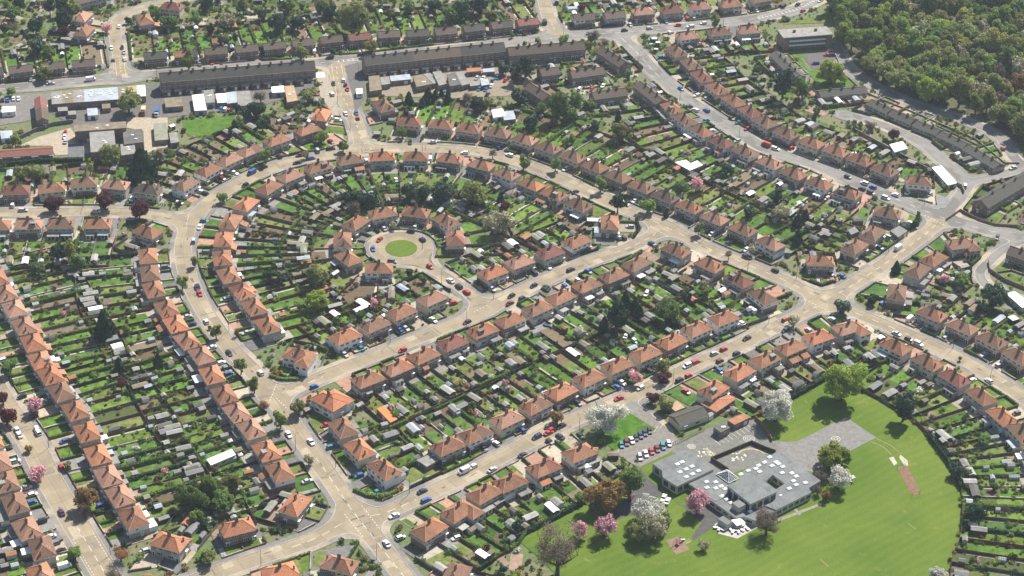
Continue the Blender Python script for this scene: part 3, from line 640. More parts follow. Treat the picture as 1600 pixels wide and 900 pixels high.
def house(c, f, label, ref, L=12.6, W=8.2, h=5.15, kind='hip', roofs=None, walls=None, units=2, ext=True, extra=None, group=None, rise=None, chim=True, cat='house', stories=2):
    """c = centre, f = unit vector the front looks along"""
    rz = math.atan2(f.y, f.x)+math.pi/2                     # local -Y is the front
    r1, r2 = roofs; up, lo, up2, lo2 = walls
    rise = rise or round((W/2+.42)*.70, 2)
    root = thing('semi_detached_house' if units == 2 and kind == 'hip' else 'terraced_house' if stories > 1 else 'bungalow', label, cat, (c.x, c.y, .1), rz, group)
    a = Vector((-f.y, f.x))                                  # local +X
    obj('wall', wall_mesh(L, W, h, up, lo, up2, lo2, 2.75 if up != lo or up2 != lo2 else 0), root)
    ro = obj('roof', roof_mesh(kind, L, W, h, rise, r1, r2), root)
    if chim:
        if units == 2:
            obj('chimney', chimney_mesh(1.35,.8,1.75,4), ro, (0, random.uniform(-.2,.3), h+rise))
            if kind == 'hip':
                if random.random() < .75: obj('chimney', chimney_mesh(.55,.55,1.2,1), ro, (-L/2+1.2, random.choice([-.6,1.6]), h+1.5))
                if random.random() < .75: obj('chimney', chimney_mesh(.55,.55,1.2,1), ro, (L/2-1.2, random.choice([-.6,1.6]), h+1.5))
        else:
            for i in range(1, units): obj('chimney', chimney_mesh(1.3,.7,1.3,3), ro, (-L/2+L*i/units, 0, h+rise))
    uw = L/units
    fr, bk = seen(f, c), seen(-f, c)
    up_z = [1.0, 3.55, 6.2][:stories]
    for u in range(units):
        x0 = -L/2+u*uw; flip = (u % 2 == 0)
        for side, vis in ((0, fr), (1, bk)):
            if not vis: continue
            y = (-W/2-.03) if side == 0 else (W/2+.03); rot = 0 if side == 0 else math.pi
            for lv, z in enumerate(up_z):
                if lv > 0 or stories == 1 and side == 1:
                    for xx, ww in ((uw*.30, 1.9), (uw*.74, 1.5)):
                        obj('window', win_mesh(min(ww, uw*.34), 1.25), root, (x0+xx, y, z), rot)
                else:
                    dx = uw*.82 if not flip else uw*.18; wx = uw*.38 if not flip else uw*.62
                    d = obj('door', door_mesh(random.choice([0,0,1,1,2,3,4]) if side == 0 else 0), root, (x0+dx, y, .0), rot)
                    if side == 0 or random.random() < .7: obj('window', win_mesh(min(2.4, uw*.5), 1.4), root, (x0+wx, y, .85), rot)
    for s in (-1, 1):
        if seen(a*s, c) and stories > 1:
            obj('window', win_mesh(.9, 1.1), root, (s*(L/2+.03), random.choice([-1.,1.2]), 3.6), s*math.pi/2)
            if random.random() < .6: obj('window', win_mesh(.7, .9), root, (s*(L/2+.03), 2.2, 3.7), s*math.pi/2)
            if random.random() < .6: obj('door', door_mesh(0), root, (s*(L/2), 1.0, 0), s*math.pi/2)
    if ext and units <= 2:
        for s in (-1, 1):
            q = random.random()
            if q < .55:
                w_ = random.choice([3.,4.,5.2,5.8]); d_ = random.choice([2.4,3.,3.6])
                k = random.choices(['felt','felt','white','rust','orange','glass','grey'], [4,3,2.0,1.2,1.0,1.2,2])[0]
                obj('extension', ext_mesh(w_, d_, 2.6, k, random.choice([lo, lo, 'white', 'grey', 'cream'])), root, (s*(L/4+random.uniform(-.2,.2)), W/2+.02, 0))
            if random.random() < .06 and kind == 'hip':     # dormer on the rear slope
                obj('dormer', cached(('dormer',), lambda: (lambda b: (b.box(-1.4,1.4,0,2.2,0,1.5,0,2), b.box(-1.1,1.1,2.15,2.27,.35,1.25,1), b.mesh('dormer',[WALL['grey'],GLASS,FELT]))[-1])(MB())), ro, (s*2.6, 1.0, h+1.25))
            if random.random() < .14 and kind == 'hip':
                obj('skylight', cached(('skyl',), lambda: (lambda b: (b.box(-.45,.45,-.6,.6,-.02,.09,0), b.box(-.36,.36,-.5,.5,.05,.12,1), b.mesh('skylight',[FRAME,GLASS]))[-1])(MB())), ro, (s*2.2, -2.1, h+rise*.55)).rotation_euler = (R(35),0,0)
    d = dict(c=c, f=f, a=a, L=L, W=W, ref=ref, root=root); HOUSES.append(d)
    if extra: extra(root, ro, d)
    return d
def hip_wing(d, x, y, L, W, turn=True, h=4.9, roof='rust', wall='pebble', rise=None):
    """a second hipped wing set across the main range"""
    r = d['root']; rz = math.pi/2 if turn else 0; z = -.06
    w_ = obj('wing', wall_mesh(L, W, h, wall, wall, wall, wall, 0), r, (x, y, z), rz)
    obj('wing_roof', roof_mesh('hip', L, W, h, rise or round((W/2+.42)*.66,2), roof, roof), w_)
    for k in (-1.6, 1.6):
        for q, a_ in ((1, math.pi/2), (-1, -math.pi/2)): obj('window', win_mesh(1.7,1.25), w_, (q*(L/2+.03), k, 3.3 if h > 4 else .9), a_)
# rows: name, side of the front (+1 left of travel), start landmark, phrase, roof mix, wall mix, kind, points on the ridges, max garden
RM = {'warm': [('rust',4.5),('orange',2),('brown',2),('bright',.12),('salmon',1.6),('redbrown',.5)], 'orange': [('orange',3),('rust',3.5),('bright',.2),('salmon',1.4),('brown',.6)], 'mixed': [('rust',4),('brown',3),('redbrown',.8),('salmon',1.2),('umber',.4)], 'dark': [('umber',5),('dark',2),('redbrown',1.0),('rust',.6)], 'grey': [('dark',1)]}
WM = {'std': [('pebble',5),('white',1.6),('cream',1.6),('brick',1),('grey',1.6)], 'brick': [('brick',1)], 'stock': [('stock',3),('brick',1)], 'pale': [('white',3),('cream',3),('grey',2),('pebble',1)]}
def pick(ws): return random.choices([x for x, _ in ws], [y for _, y in ws])[0]
ROWS = [
 ('avenue_outer', 1, 'upper junction', 'avenue outer side', 'orange', 'std', [(231,395),(234,422),(240,447),(260,477),(274,501),(292,527),(315,550),(331,580),(350,611),(370,639),(392,665),(416,699),(437,731)], 36),
 ('avenue_inner', 1, 'white house', 'avenue inner side', 'warm', 'std', [(418,503),(397,475),(378,450),(357,425),(347,398),(349,369),(360,341),(384,314),(420,288),(453,270),(497,256),(547,245),(597,240),(650,240),(703,243),(752,253),(791,267),(830,283),(866,298),(904,315)], 44),
 ('edge_far', -1, 'picture edge', 'edge street', 'mixed', 'std', [(-30,292),(25,292),(80,289),(131,281),(180,284),(231,291)], 30),
 ('bend_outer', -1, 'edge street', 'avenue bend', 'warm', 'std', [(290,283),(325,261),(358,244),(391,230),(432,214),(480,198)], 34),
 ('upper_far', -1, 'terrace gap', 'avenue upper side', 'mixed', 'std', [(640,186),(689,190),(733,196),(778,203),(820,213),(857,226),(895,240),(930,255),(966,271),(1003,287),(1040,302),(1078,318),(1117,336),(1161,353),(1204,375)], 40),
 ('edge_near', 1, 'picture edge', 'edge street front', 'mixed', 'std', [(-6,347),(44,346),(95,345),(152,345)], 34),
 ('ring', -1, 'close mouth', 'roundabout ring', 'mixed', 'std', [(592,414),(544,398),(535,370),(556,343),(598,328),(650,327),(697,340),(711,367)], 32),
 ('middle_far_low', -1, 'white house', 'middle street far side', 'warm', 'std', [(539,520),(585,502),(627,482),(675,461)], 26),
 ('middle_far_up', -1, 'close mouth', 'upper middle street', 'warm', 'std', [(770,420),(812,404),(859,389),(901,372)], 26),
 ('middle_near', 1, 'avenue', 'middle street near side', 'warm', 'std', [(575,587),(621,569),(662,550),(707,530),(754,511),(797,495),(840,476),(876,459),(917,440),(959,425),(995,407)], 30),
 ('upper_near', 1, 'middle street', 'avenue lower side', 'mixed', 'std', [(1057,386),(1109,409),(1155,432),(1192,458)], 24),
 ('avenue_low', -1, 'orange corner', 'avenue foot', 'warm', 'pale', [(536,663),(562,696),(600,727)], 24),
 ('school_far', -1, 'avenue', 'school street far side', 'warm', 'std', [(700,691),(743,672),(792,649),(837,628),(877,606),(921,585),(965,565),(1009,547),(1050,528),(1088,509),(1131,492)], 30),
 ('school_near', 1, 'avenue', 'school street near side', 'warm', 'std', [(671,821),(716,793),(757,765),(797,748),(850,725),(906,702)], 28),
 ('school_near_up', 1, 'school gate', 'school street top', 'orange', 'std', [(1115,603),(1156,576),(1196,556),(1237,537),(1279,521),(1325,507)], 26),
 ('bending_in', 1, 'crossing', 'bending road field side', 'warm', 'pale', [(1400,536),(1450,560),(1492,585),(1534,613),(1567,645),(1598,670),(1622,705),(1640,742),(1652,780),(1660,822),(1664,865),(1664,912)], 44),
 ('bending_out', -1, 'link road', 'bending road outer side', 'mixed', 'std', [(1457,485),(1505,505),(1551,526),(1592,551),(1634,580)], 30),
 ('link_near', 1, 'main road', 'link road garden side', 'mixed', 'std', [(1387,328),(1364,360),(1336,380)], 26),
 ('link_far', -1, 'main road', 'link road far side', 'mixed', 'std', [(1502,376),(1460,399),(1434,418),(1402,452)], 24),
 ('main_near', 1, 'gabled houses', 'main road garden side', 'mixed', 'std', [(1050,164),(1070,182),(1096,200),(1127,217),(1164,232),(1203,250),(1240,266),(1280,282),(1325,297)], 36),
 ('main_far', -1, 'terrace road', 'main road wood side', 'mixed', 'std', [(1057,76),(1080,96),(1097,115),(1121,134),(1147,153),(1173,170),(1196,186),(1229,203),(1268,218),(1307,231),(1345,245),(1383,261)], 28),
 ('main_end', -1, 'lane', 'main road end', 'mixed', 'std', [(1436,279)], 14),
 ('terrace_far', -1, 'winding lane', 'terrace road far side', 'dark', 'brick', [(242,82),(290,79),(337,75),(385,71),(428,67),(473,62),(517,57),(561,53),(607,49),(652,47),(696,44),(740,39),(783,34),(824,30)], 46),
 ('terrace_edge', -1, 'picture edge', 'terrace road start', 'dark', 'brick', [(-14,108),(32,103),(82,98),(130,94)], 36),
 ('top_far', -1, 'side road', 'terrace road top', 'mixed', 'std', [(912,22),(960,19),(1005,14),(1050,11),(1093,6),(1142,2),(1188,-6)], 30),
 ('top_near', 1, 'main road', 'terrace road near top', 'mixed', 'std', [(1075,52),(1125,46),(1170,43)], 22),
 ('lane_left', 1, 'picture top', 'winding lane edge', 'orange', 'std', [(128,22),(131,44)], 16),
 ('lane_right', -1, 'terrace road', 'winding lane bank', 'warm', 'std', [(226,27),(268,6)], 20),
 ('blossom_in', -1, 'picture edge', 'blossom avenue gardens', 'orange', 'std', [(-18,405),(-5,430),(8,453),(22,477),(37,504),(51,530),(63,558),(78,581),(95,607),(117,636),(135,669),(152,705),(168,738),(187,769),(208,803)], 40),
 ('blossom_out', 1, 'picture edge', 'blossom avenue edge', 'orange', 'std', [(-30,650),(-16,683),(-3,716),(9,747),(23,781),(41,820),(65,850),(64,893)], 20),
 ('lower_far', -1, 'blossom avenue', 'lower street far side', 'warm', 'std', [(265,841),(370,818)], 22),
 ('lower_near', 1, 'picture edge', 'lower street near side', 'bright' if 0 else 'warm', 'std', [(437,888),(530,876)], 18),
]
SINGLES = [  # px, direction in the picture that the front faces (px), label, roofs, walls
 ((953,343),(1010,345),'rust hipped house alone on the upper corner of the middle street','rust','pebble'), ((467,549),(430,600),'white rendered corner house with double hip by the middle street mouth','rust','white'),
 ((230,357),(270,330),'angled corner house with black lean-to by the upper T-junction','rust','pebble'), ((502,175),(545,180),'bright orange roofed house beside the road between the terraces','bright','stock'),
 ((599,161),(555,170),'big hipped house with pale forecourt opposite the bright orange roofed house','brown','pebble'), ((461,783),(520,800),'hipped corner house with pink paved forecourt above the lower crossroads','orange','pebble'),
 ((513,621),(440,665),'large bright orange roofed corner house with two skylights on middle street','bright','white'), ((1282,403),(1290,440),'isolated hipped house in big hedged corner garden by the link road','rust','pebble'),
 ((712,893),(660,880),'hipped house at the lower picture edge behind the car park lawn','brown','pebble'), ((1392,458),(1340,430),'','','')][:9]
spec = {('school_near_up',0): 'terracotta lean-to', ('lower_near',0): 'bright'}
def facing_units(pts, side):
    out = []
    for i in range(len(pts)):
        if len(pts) == 1: t = Vector((1,-.05)).normalized()
        else: t = (pts[min(i+1,len(pts)-1)]-pts[max(i-1,0)]).normalized()
        out.append(Vector((-t.y, t.x))*side)
    return out
ROWDATA = []
for name, side, start, phrase, rmix, wmix, pts, gmax in ROWS:
    world = [G(p[0], p[1], 7.3) for p in pts]; fs = facing_units(world, side); row = []
    if name == 'link_near': fs[0] = (G(1400,300)-G(1387,328)).normalized()
    if name == 'link_far': fs[0] = Vector((-.25,.97)); fs[3] = (G(1330,455)-G(1400,465)).normalized()
    if name == 'main_end': fs[0] = Vector((-.1,-1)).normalized()
    if name == 'lane_left': fs = [Vector((.97,-.2))]*2
    if name == 'lane_right': fs = [Vector((-.9,-.4)).normalized(), Vector((-.2,-1)).normalized()]
    if name == 'lower_near': fs = [Vector((-.42,.9)).normalized(), Vector((.3,.95)).normalized()]
    if name == 'lower_far': fs = [Vector((-.35,-.94)).normalized(), Vector((.42,-.9)).normalized()]
    if name == 'ring':
        fs = [(RC-c).normalized() for c in world]; fs[0] = Vector((-.05,1)).normalized()
    if name == 'blossom_out': fs[7] = (fs[6]+Vector((.1,.25))).normalized()
    if name == 'school_near': fs[0] = fs[1].copy()
    for i, (c, f) in enumerate(zip(world, fs)):
        gable = name in ('terrace_far','terrace_edge') or (name == 'top_far' and i < 2)
        r1 = pick(RM['dark'] if gable else RM[rmix]); r2 = pick(RM['dark'] if gable else RM[rmix]) if random.random() < .30 else r1
        if name == 'lower_near' and i == 0: r1 = r2 = 'bright'
        up = pick(WM[wmix]); lo = 'brick' if random.random() < (.6 if wmix == 'std' else .15) else up
        if wmix == 'brick': up = lo = 'brick'
        up2, lo2 = (up, lo) if random.random() < .6 else (pick(WM[wmix]), lo if random.random() < .5 else pick(WM[wmix]))
        ref = f'{ORD[i]} pair from {start}, {phrase}'
        lab = f'{RWORD[r1]} {WWORD[up]} {ref}'
        if not inview(c.x, c.y, 4, 70): row.append(dict(c=c, f=f, a=Vector((-f.y,f.x)), L=12.6, W=8.2, ref=ref, root=None)); HOUSES.append(row[-1]); continue
        L, W = (13.1, 8.4) if not gable else (13.4, 8.0)
        if name == 'main_far' and 0 < i < 6: L = 13.6
        row.append(house(c, f, lab, ref, L=L, W=W, kind='gable' if gable else 'hip', roofs=(r1,r2), walls=(up,lo,up2,lo2), rise=2.5 if gable else None, group='semi-detached houses along the streets', ext=True))
    ROWDATA.append((name, row, gmax, phrase))
SREF = ['the lone house, middle street corner', 'the white double hipped corner house', 'the angled house, upper junction', 'the bright orange house, terrace gap', 'the hipped house facing bright orange one', 'the pink forecourt house, lower crossroads', 'the big orange corner house', 'the isolated house, link road corner', 'the hipped house at picture foot']
for (p, q, label, r, wl), ref in zip(SINGLES, SREF):
    c = G(p[0], p[1], 7.3); f = (G(*q)-G(*p)).normalized()
    lo = 'brick' if wl == 'pebble' else wl
    big = 'large bright' in label
    ROWDATA.append((label[:12], [house(c, f, label, ref, roofs=(r,r), walls=(wl,lo,wl,lo), W=8.4, L=14.2 if big else 13.1, ext=not big, group='semi-detached houses along the streets')], 34 if 'picture foot' in ref else 16, label))

BYREF = {h['ref']: h for _, row, _, _ in ROWDATA for h in row if h['root'] is not None}
hip_wing(BYREF['the white double hipped corner house'], 4.2, -2.6, 11.0, 6.4, True, 4.9, 'rust', 'white')
hip_wing(BYREF['sixth pair from school gate, school street top'], -4.6, 2.4, 11.5, 6.4, True, 4.9, 'rust', 'white')
hip_wing(BYREF['first pair from main road, link road far side'], -5.2, 1.8, 10.0, 6.0, True, 4.7, 'brown', 'pebble')
hip_wing(BYREF['second pair from avenue, school street near side'], -4.0, 2.2, 11.0, 6.4, True, 4.9, 'rust', 'pebble')
hip_wing(BYREF['the big orange corner house'], 1.0, 2.2, 13.0, 12.2, True, 4.6, 'bright', 'white')
hip_wing(BYREF['first pair from school gate, school street top'], 2.4, 5.2, 8.2, 13.6, True, 2.5, 'orange', 'brick', 1.3)
hip_wing(BYREF['the lone house, middle street corner'], 0, 4.5, 6.0, 8.0, True, 2.4, 'dark', 'grey', .5)
# ------------------------------------------------------------------ long terraces, flats, bungalows
def gable_row(p0, p1, z, W, h, units, label, roofs, walls, cat='terrace', front=-1, stories=2, name='terraced_house', group=None, chim=True, garden=0, ref=None):
    """ridge from picture point to picture point at height z; front = -1: the front looks towards the lower side of the picture"""
    a, b = G(*p0, z), G(*p1, z); d = b-a; L = d.length; d = d/L; n = Vector((-d.y, d.x))
    if n.y*front < 0: n = -n
    ref = ref or 'the '+' '.join(label.split()[:7]); o = house((a+b)/2, n, label, ref, L=L, W=W, h=h, kind='gable', roofs=roofs, walls=walls, units=units, ext=False, rise=round(z-h-.1, 2), chim=chim, cat=cat, stories=stories, group=group)
    o['root'].name = name
    if garden:
        k = max(1, units//2); ax = o['a']; row = []
        for i in range(k):
            q = (a+b)/2+ax*(-L/2+L*(i+.5)/k); row.append(dict(c=q, f=n, a=ax, L=L/k, W=W, ref=(ORD[i]+' pair of '+' '.join(ref.split()[1:6])) if k > 1 else ref, root=o['root'], own=len(HOUSES)-1))
        ROWDATA.append((label[:20], row, garden, label))
    return o
def shopfront(o, n):
    """rear stairs, doors and low walls along the back of the flats over the shops"""
    L, W = o['L'], o['W']
    for k in range(n):
        x = -L/2+L*(k+.5)/n
        obj('rear_wing', cached(('wing',), lambda: (lambda b: (b.box(-2.2,2.2,0,3.2,0,3.2,0,2), b.box(-1.6,-.2,3.15,3.3,.1,2.2,1), b.box(.3,1.8,3.15,3.3,.9,2.2,3), b.mesh('rear wing',[BRICK,FRAME,FELT,GLASS]))[-1])(MB())), o['root'], (x, W/2 if 0 else -W/2, 0), math.pi)
TW = ('brick','brick','brick','brick')
t1 = gable_row((249,114),(491,95), 11.2, 10.5, 7.6, 14, 'long dark mossy roofed terrace between the shops and road between terraces', ('dark','dark'), TW, stories=3); shopfront(t1, 14)
t2 = gable_row((568,88),(718,73), 11.2, 10.5, 7.6, 9, 'long dark roofed terrace facing the service yards, nearer the road junction', ('dark','umber'), TW, stories=3); shopfront(t2, 9)
t2b = gable_row((719,73),(787,66), 11.2, 10.5, 7.6, 4, 'short dark roofed terrace end carrying on from the long yard terrace', ('dark','dark'), TW, stories=3); shopfront(t2b, 4)
t3 = gable_row((793,74),(912,64), 9.6, 9.5, 6.2, 7, 'brown roofed terrace set back behind shrubs by the grey road junction', ('umber','umber'), ('stock',)*4, garden=12, ref='the brown set back terrace')
ST = ('stock',)*4
EREF = iter(['the end on gabled terrace','the small gabled pair','the white panelled terrace','the turned gabled pair','the parking court terrace','the last gabled terrace'])
for p0, p1, lab, fr, n in (((941,72),(978,96),'dark gabled terrace end on beside the grey main road, nearest the junction',-1,4),((843,108),(872,104),'small dark gabled pair behind the set back terrace',-1,2),((891,111),(942,104),'dark gabled terrace with white panels facing the parking court',-1,4),
      ((829,129),(858,148),'dark gabled pair turned end on beside the tall green trees',-1,2),((925,144),(977,137),'dark gabled terrace below the parking court',1,4),((1000,126),(1036,155),'dark gabled terrace beside the first red roofed pair of the grey main road',-1,4)):
    gable_row(p0, p1, 7.8, 8.4, 5.0, n, lab, ('umber','umber'), ST, front=fr, garden=16, ref=next(EREF))
PB = ('pebble',)*4; BREF = iter(['the flats bungalows','the willow bungalows']+['the '+o_+' stepped bungalows' for o_ in ('first','second','third','fourth','last')])
for p0, p1, lab, n in (((1212,80),(1250,117),'dark roofed bungalow terrace beside the flats',5),((1279,142),(1352,135),'dark roofed bungalow terrace below the willow lawn',4),
      ((1362,155),(1393,170),'first stepped dark bungalow row under the woodland',3),((1395,171),(1430,186),'second stepped dark bungalow row under the woodland',3),((1433,188),(1470,203),'third stepped dark bungalow row under the woodland',3),((1472,205),(1512,224),'fourth stepped dark bungalow row under the woodland',3),((1514,226),(1563,256),'last stepped dark bungalow row ending at the woodland road',4)):
    gable_row(p0, p1, 4.9, 8.0, 2.9, n, lab, ('dark','dark'), PB, cat='bungalow', stories=1, name='bungalow_terrace', front=1, garden=13, ref=next(BREF))
gable_row((1533,312),(1655,240), 8.6, 9.0, 5.3, 7, 'long dark roofed red brick terrace beside the main road bend', ('dark','dark'), TW, front=-1, garden=16, ref='the long brick terrace')
gable_row((1579,384),(1650,408), 8.0, 8.5, 5.2, 4, 'dark roofed terrace beyond the narrow back lane', ('umber','umber'), ST, front=-1, garden=14, ref='the lane terrace')
gable_row((-30,238),(82,231), 4.6, 8.5, 2.9, 8, 'long low red roofed block beside the concrete works yard', ('redbrown','redbrown'), TW, cat='block', stories=1, name='low_block', chim=False)
gable_row((62,150),(66,184), 6.6, 6.0, 4.6, 1, 'narrow brown gabled house between the flat roofed shops and car lot', ('redbrown','umber'), TW, name='gabled_house', chim=False)
gable_row((118,-4),(160,-14), 8.0, 9.0, 5.2, 3, 'brown gabled terrace at the picture top beside the winding lane', ('umber','umber'), ('pebble',)*4)
# flats: three storeys with access balconies
def flats():
    z = 9.2; q = [G(*p, z) for p in ((1213,47),(1224,57),(1301,53),(1292,40))]
    c = (q[0]+q[1]+q[2]+q[3])/4; d = ((q[2]-q[1])+(q[3]-q[0])).normalized(); L = (q[2]-q[1]).length; W = 10.0; rz = math.atan2(d.y, d.x)
    r = thing('apartment_block', 'three storey flats with white access balconies at the edge of the wood', 'flats', (c.x, c.y, .1), rz)
    b = MB(); b.box(-L/2, L/2, -W/2, W/2, 0, z-.4, 0); obj('wall', b.mesh('wall', [STOCK]), r)
    b = MB(); b.box(-L/2-.3, L/2+.3, -W/2-1.6, W/2+.3, z-.4, z-.1, 1, 0); obj('roof', b.mesh('roof', [FELT, FRAME]), r)
    for x in (-L*.22, L*.22): obj('chimney', chimney_mesh(1.6,.9,1.2,3), r, (x, 0, z-.1))
    for k in (1, 2):
        b = MB(); b.box(-L/2+2, L/2-4, -W/2-1.5, -W/2, k*2.9-.18, k*2.9, 0); b.box(-L/2+2, L/2-4, -W/2-1.5, -W/2-1.4, k*2.9, k*2.9+1.0, 0)
        obj('balcony', b.mesh('balcony', [WALL['white']]), r)
    for k in range(3):
        for i in range(9):
            x = -L/2+3+(L-9)*i/8
            obj('window', win_mesh(2.0, 1.5), r, (x, -W/2-.03, k*2.9+.7))
    for i in (-1, 1): b = MB(); b.box(i*(L/2-1.9)-1.9, i*(L/2-1.9)+1.9, -W/2-1.55, -W/2, 0, z-.41, 0); obj('stair_tower', b.mesh('stair tower', [STOCK]), r)
flats()
# ------------------------------------------------------------------ flat-roofed blocks: shops, workshops, garages
BROOF = {'grey': mat('grey felt roof', (.235,.225,.205), .9, .18, .3, 3, streak=(.17,.165,.15)), 'brown': mat('brown felt roof', (.20,.165,.115), .9, .25, .3, 3), 'white': EXTC['white'], 'light': mat('pale blue grey roof', (.33,.36,.39), .7, .12, .2, 2, streak=(.25,.27,.29)),
         'dark': mat('dark felt roof', (.115,.11,.10), .9, .25, .3, 3), 'tan': mat('tan roof', (.36,.25,.15), .9, .15, .3, 3), 'rust': mat('rusty sheet roof', (.32,.15,.08), .9, .2, .4, 3), 'green': mat('mossy sheet roof', (.22,.22,.16), .9, .2, .4, 3), 'orange': mat('orange sheet roof', (.52,.18,.06), .7, .1, .4, 3), 'slate': mat('slate grey roof', (.16,.16,.155), .7, .15, .4, 3)}
def block(pts, z, roof, wall, label, cat='workshop', name='workshop', vents=0, doors=2, parapet=.25, group=None):
    q = [G(*p, z) for p in pts]; c = sum(q, Vector((0,0)))/len(q); l = [p-c for p in q]
    r = thing(name, label, cat, (c.x, c.y, .1), 0, group)
    b = MB(); b.prism([tuple(p) for p in l], -.1, z-.1, 0); obj('wall', b.mesh('wall', [wall]), r)
    b = MB(); b.prism([tuple(p*1.02) for p in l], z-.1, z+.06, 1, 0); ro = obj('roof', b.mesh('roof', [BROOF[roof], FRAME if roof in ('white','light') else FELT]), r)
    area = sum(l[i].x*l[(i+1)%len(l)].y-l[(i+1)%len(l)].x*l[i].y for i in range(len(l)))
    if area < 0: l = l[::-1]
    for i in range(len(l)):
        a, d = l[i], l[(i+1)%len(l)]-l[i]; L = d.length
        if L < 2: continue
        d = d/L; n = Vector((d.y, -d.x))
        if not seen(n, c): continue
        for k in range(max(1, int(L/4))):
            p = a+d*(L*(k+.5)/max(1,int(L/4)))+n*.02
            if random.random() < .5 and doors: obj('door', cached(('shutter',k%2), lambda: (lambda b: (b.box(-1.15,1.15,-.08,.05,0,2.15,0), b.mesh('door',[WALL['white'] if k%2 else DOORS[2]]))[-1])(MB())), r, (p.x,p.y,0), math.atan2(n.y,n.x)+math.pi/2)
            elif z > 2.6: obj('window', win_mesh(1.8,1.0), r, (p.x,p.y,1.2), math.atan2(n.y,n.x)+math.pi/2)
    for k in range(vents):
        p = sum((x*random.random() for x in l), Vector((0,0)))*.5
        obj('roof_light', cached(('rl',), lambda: (lambda b: (b.box(-.7,.7,-.5,.5,-.02,.28,0), b.solid([(-.6,-.4,.28),(.6,-.4,.28),(.6,.4,.28),(-.6,.4,.28),(0,0,.52)],[(0,1,4),(1,2,4),(2,3,4),(3,0,4)],1), b.mesh('roof light',[FRAME,EXTC['white']]))[-1])(MB())), ro, (p.x,p.y,z+.06))
    return r
xs = [80,97,114,131,148,166,184,199,214,227]; kinds = ['grey','brown','grey','light','light','light','brown','tan','white']; nm = ['end grey','second olive','third grey','fourth pale blue','middle pale blue','last pale blue','olive','tan','white ended']
for i in range(9):
    a, b = xs[i], xs[i+1]-.4; ya, yb = 144-(a-80)*.075, 144-(b-80)*.075; dy = 19 if i < 7 else 17
    block([(a,ya),(b,yb),(b+1,yb+dy),(a+1,ya+dy)], 4.0, kinds[i], BRICK, f'flat roofed shop, the {nm[i]} unit of the row beside the terrace road', 'shop', 'flat_roofed_shop', 3)
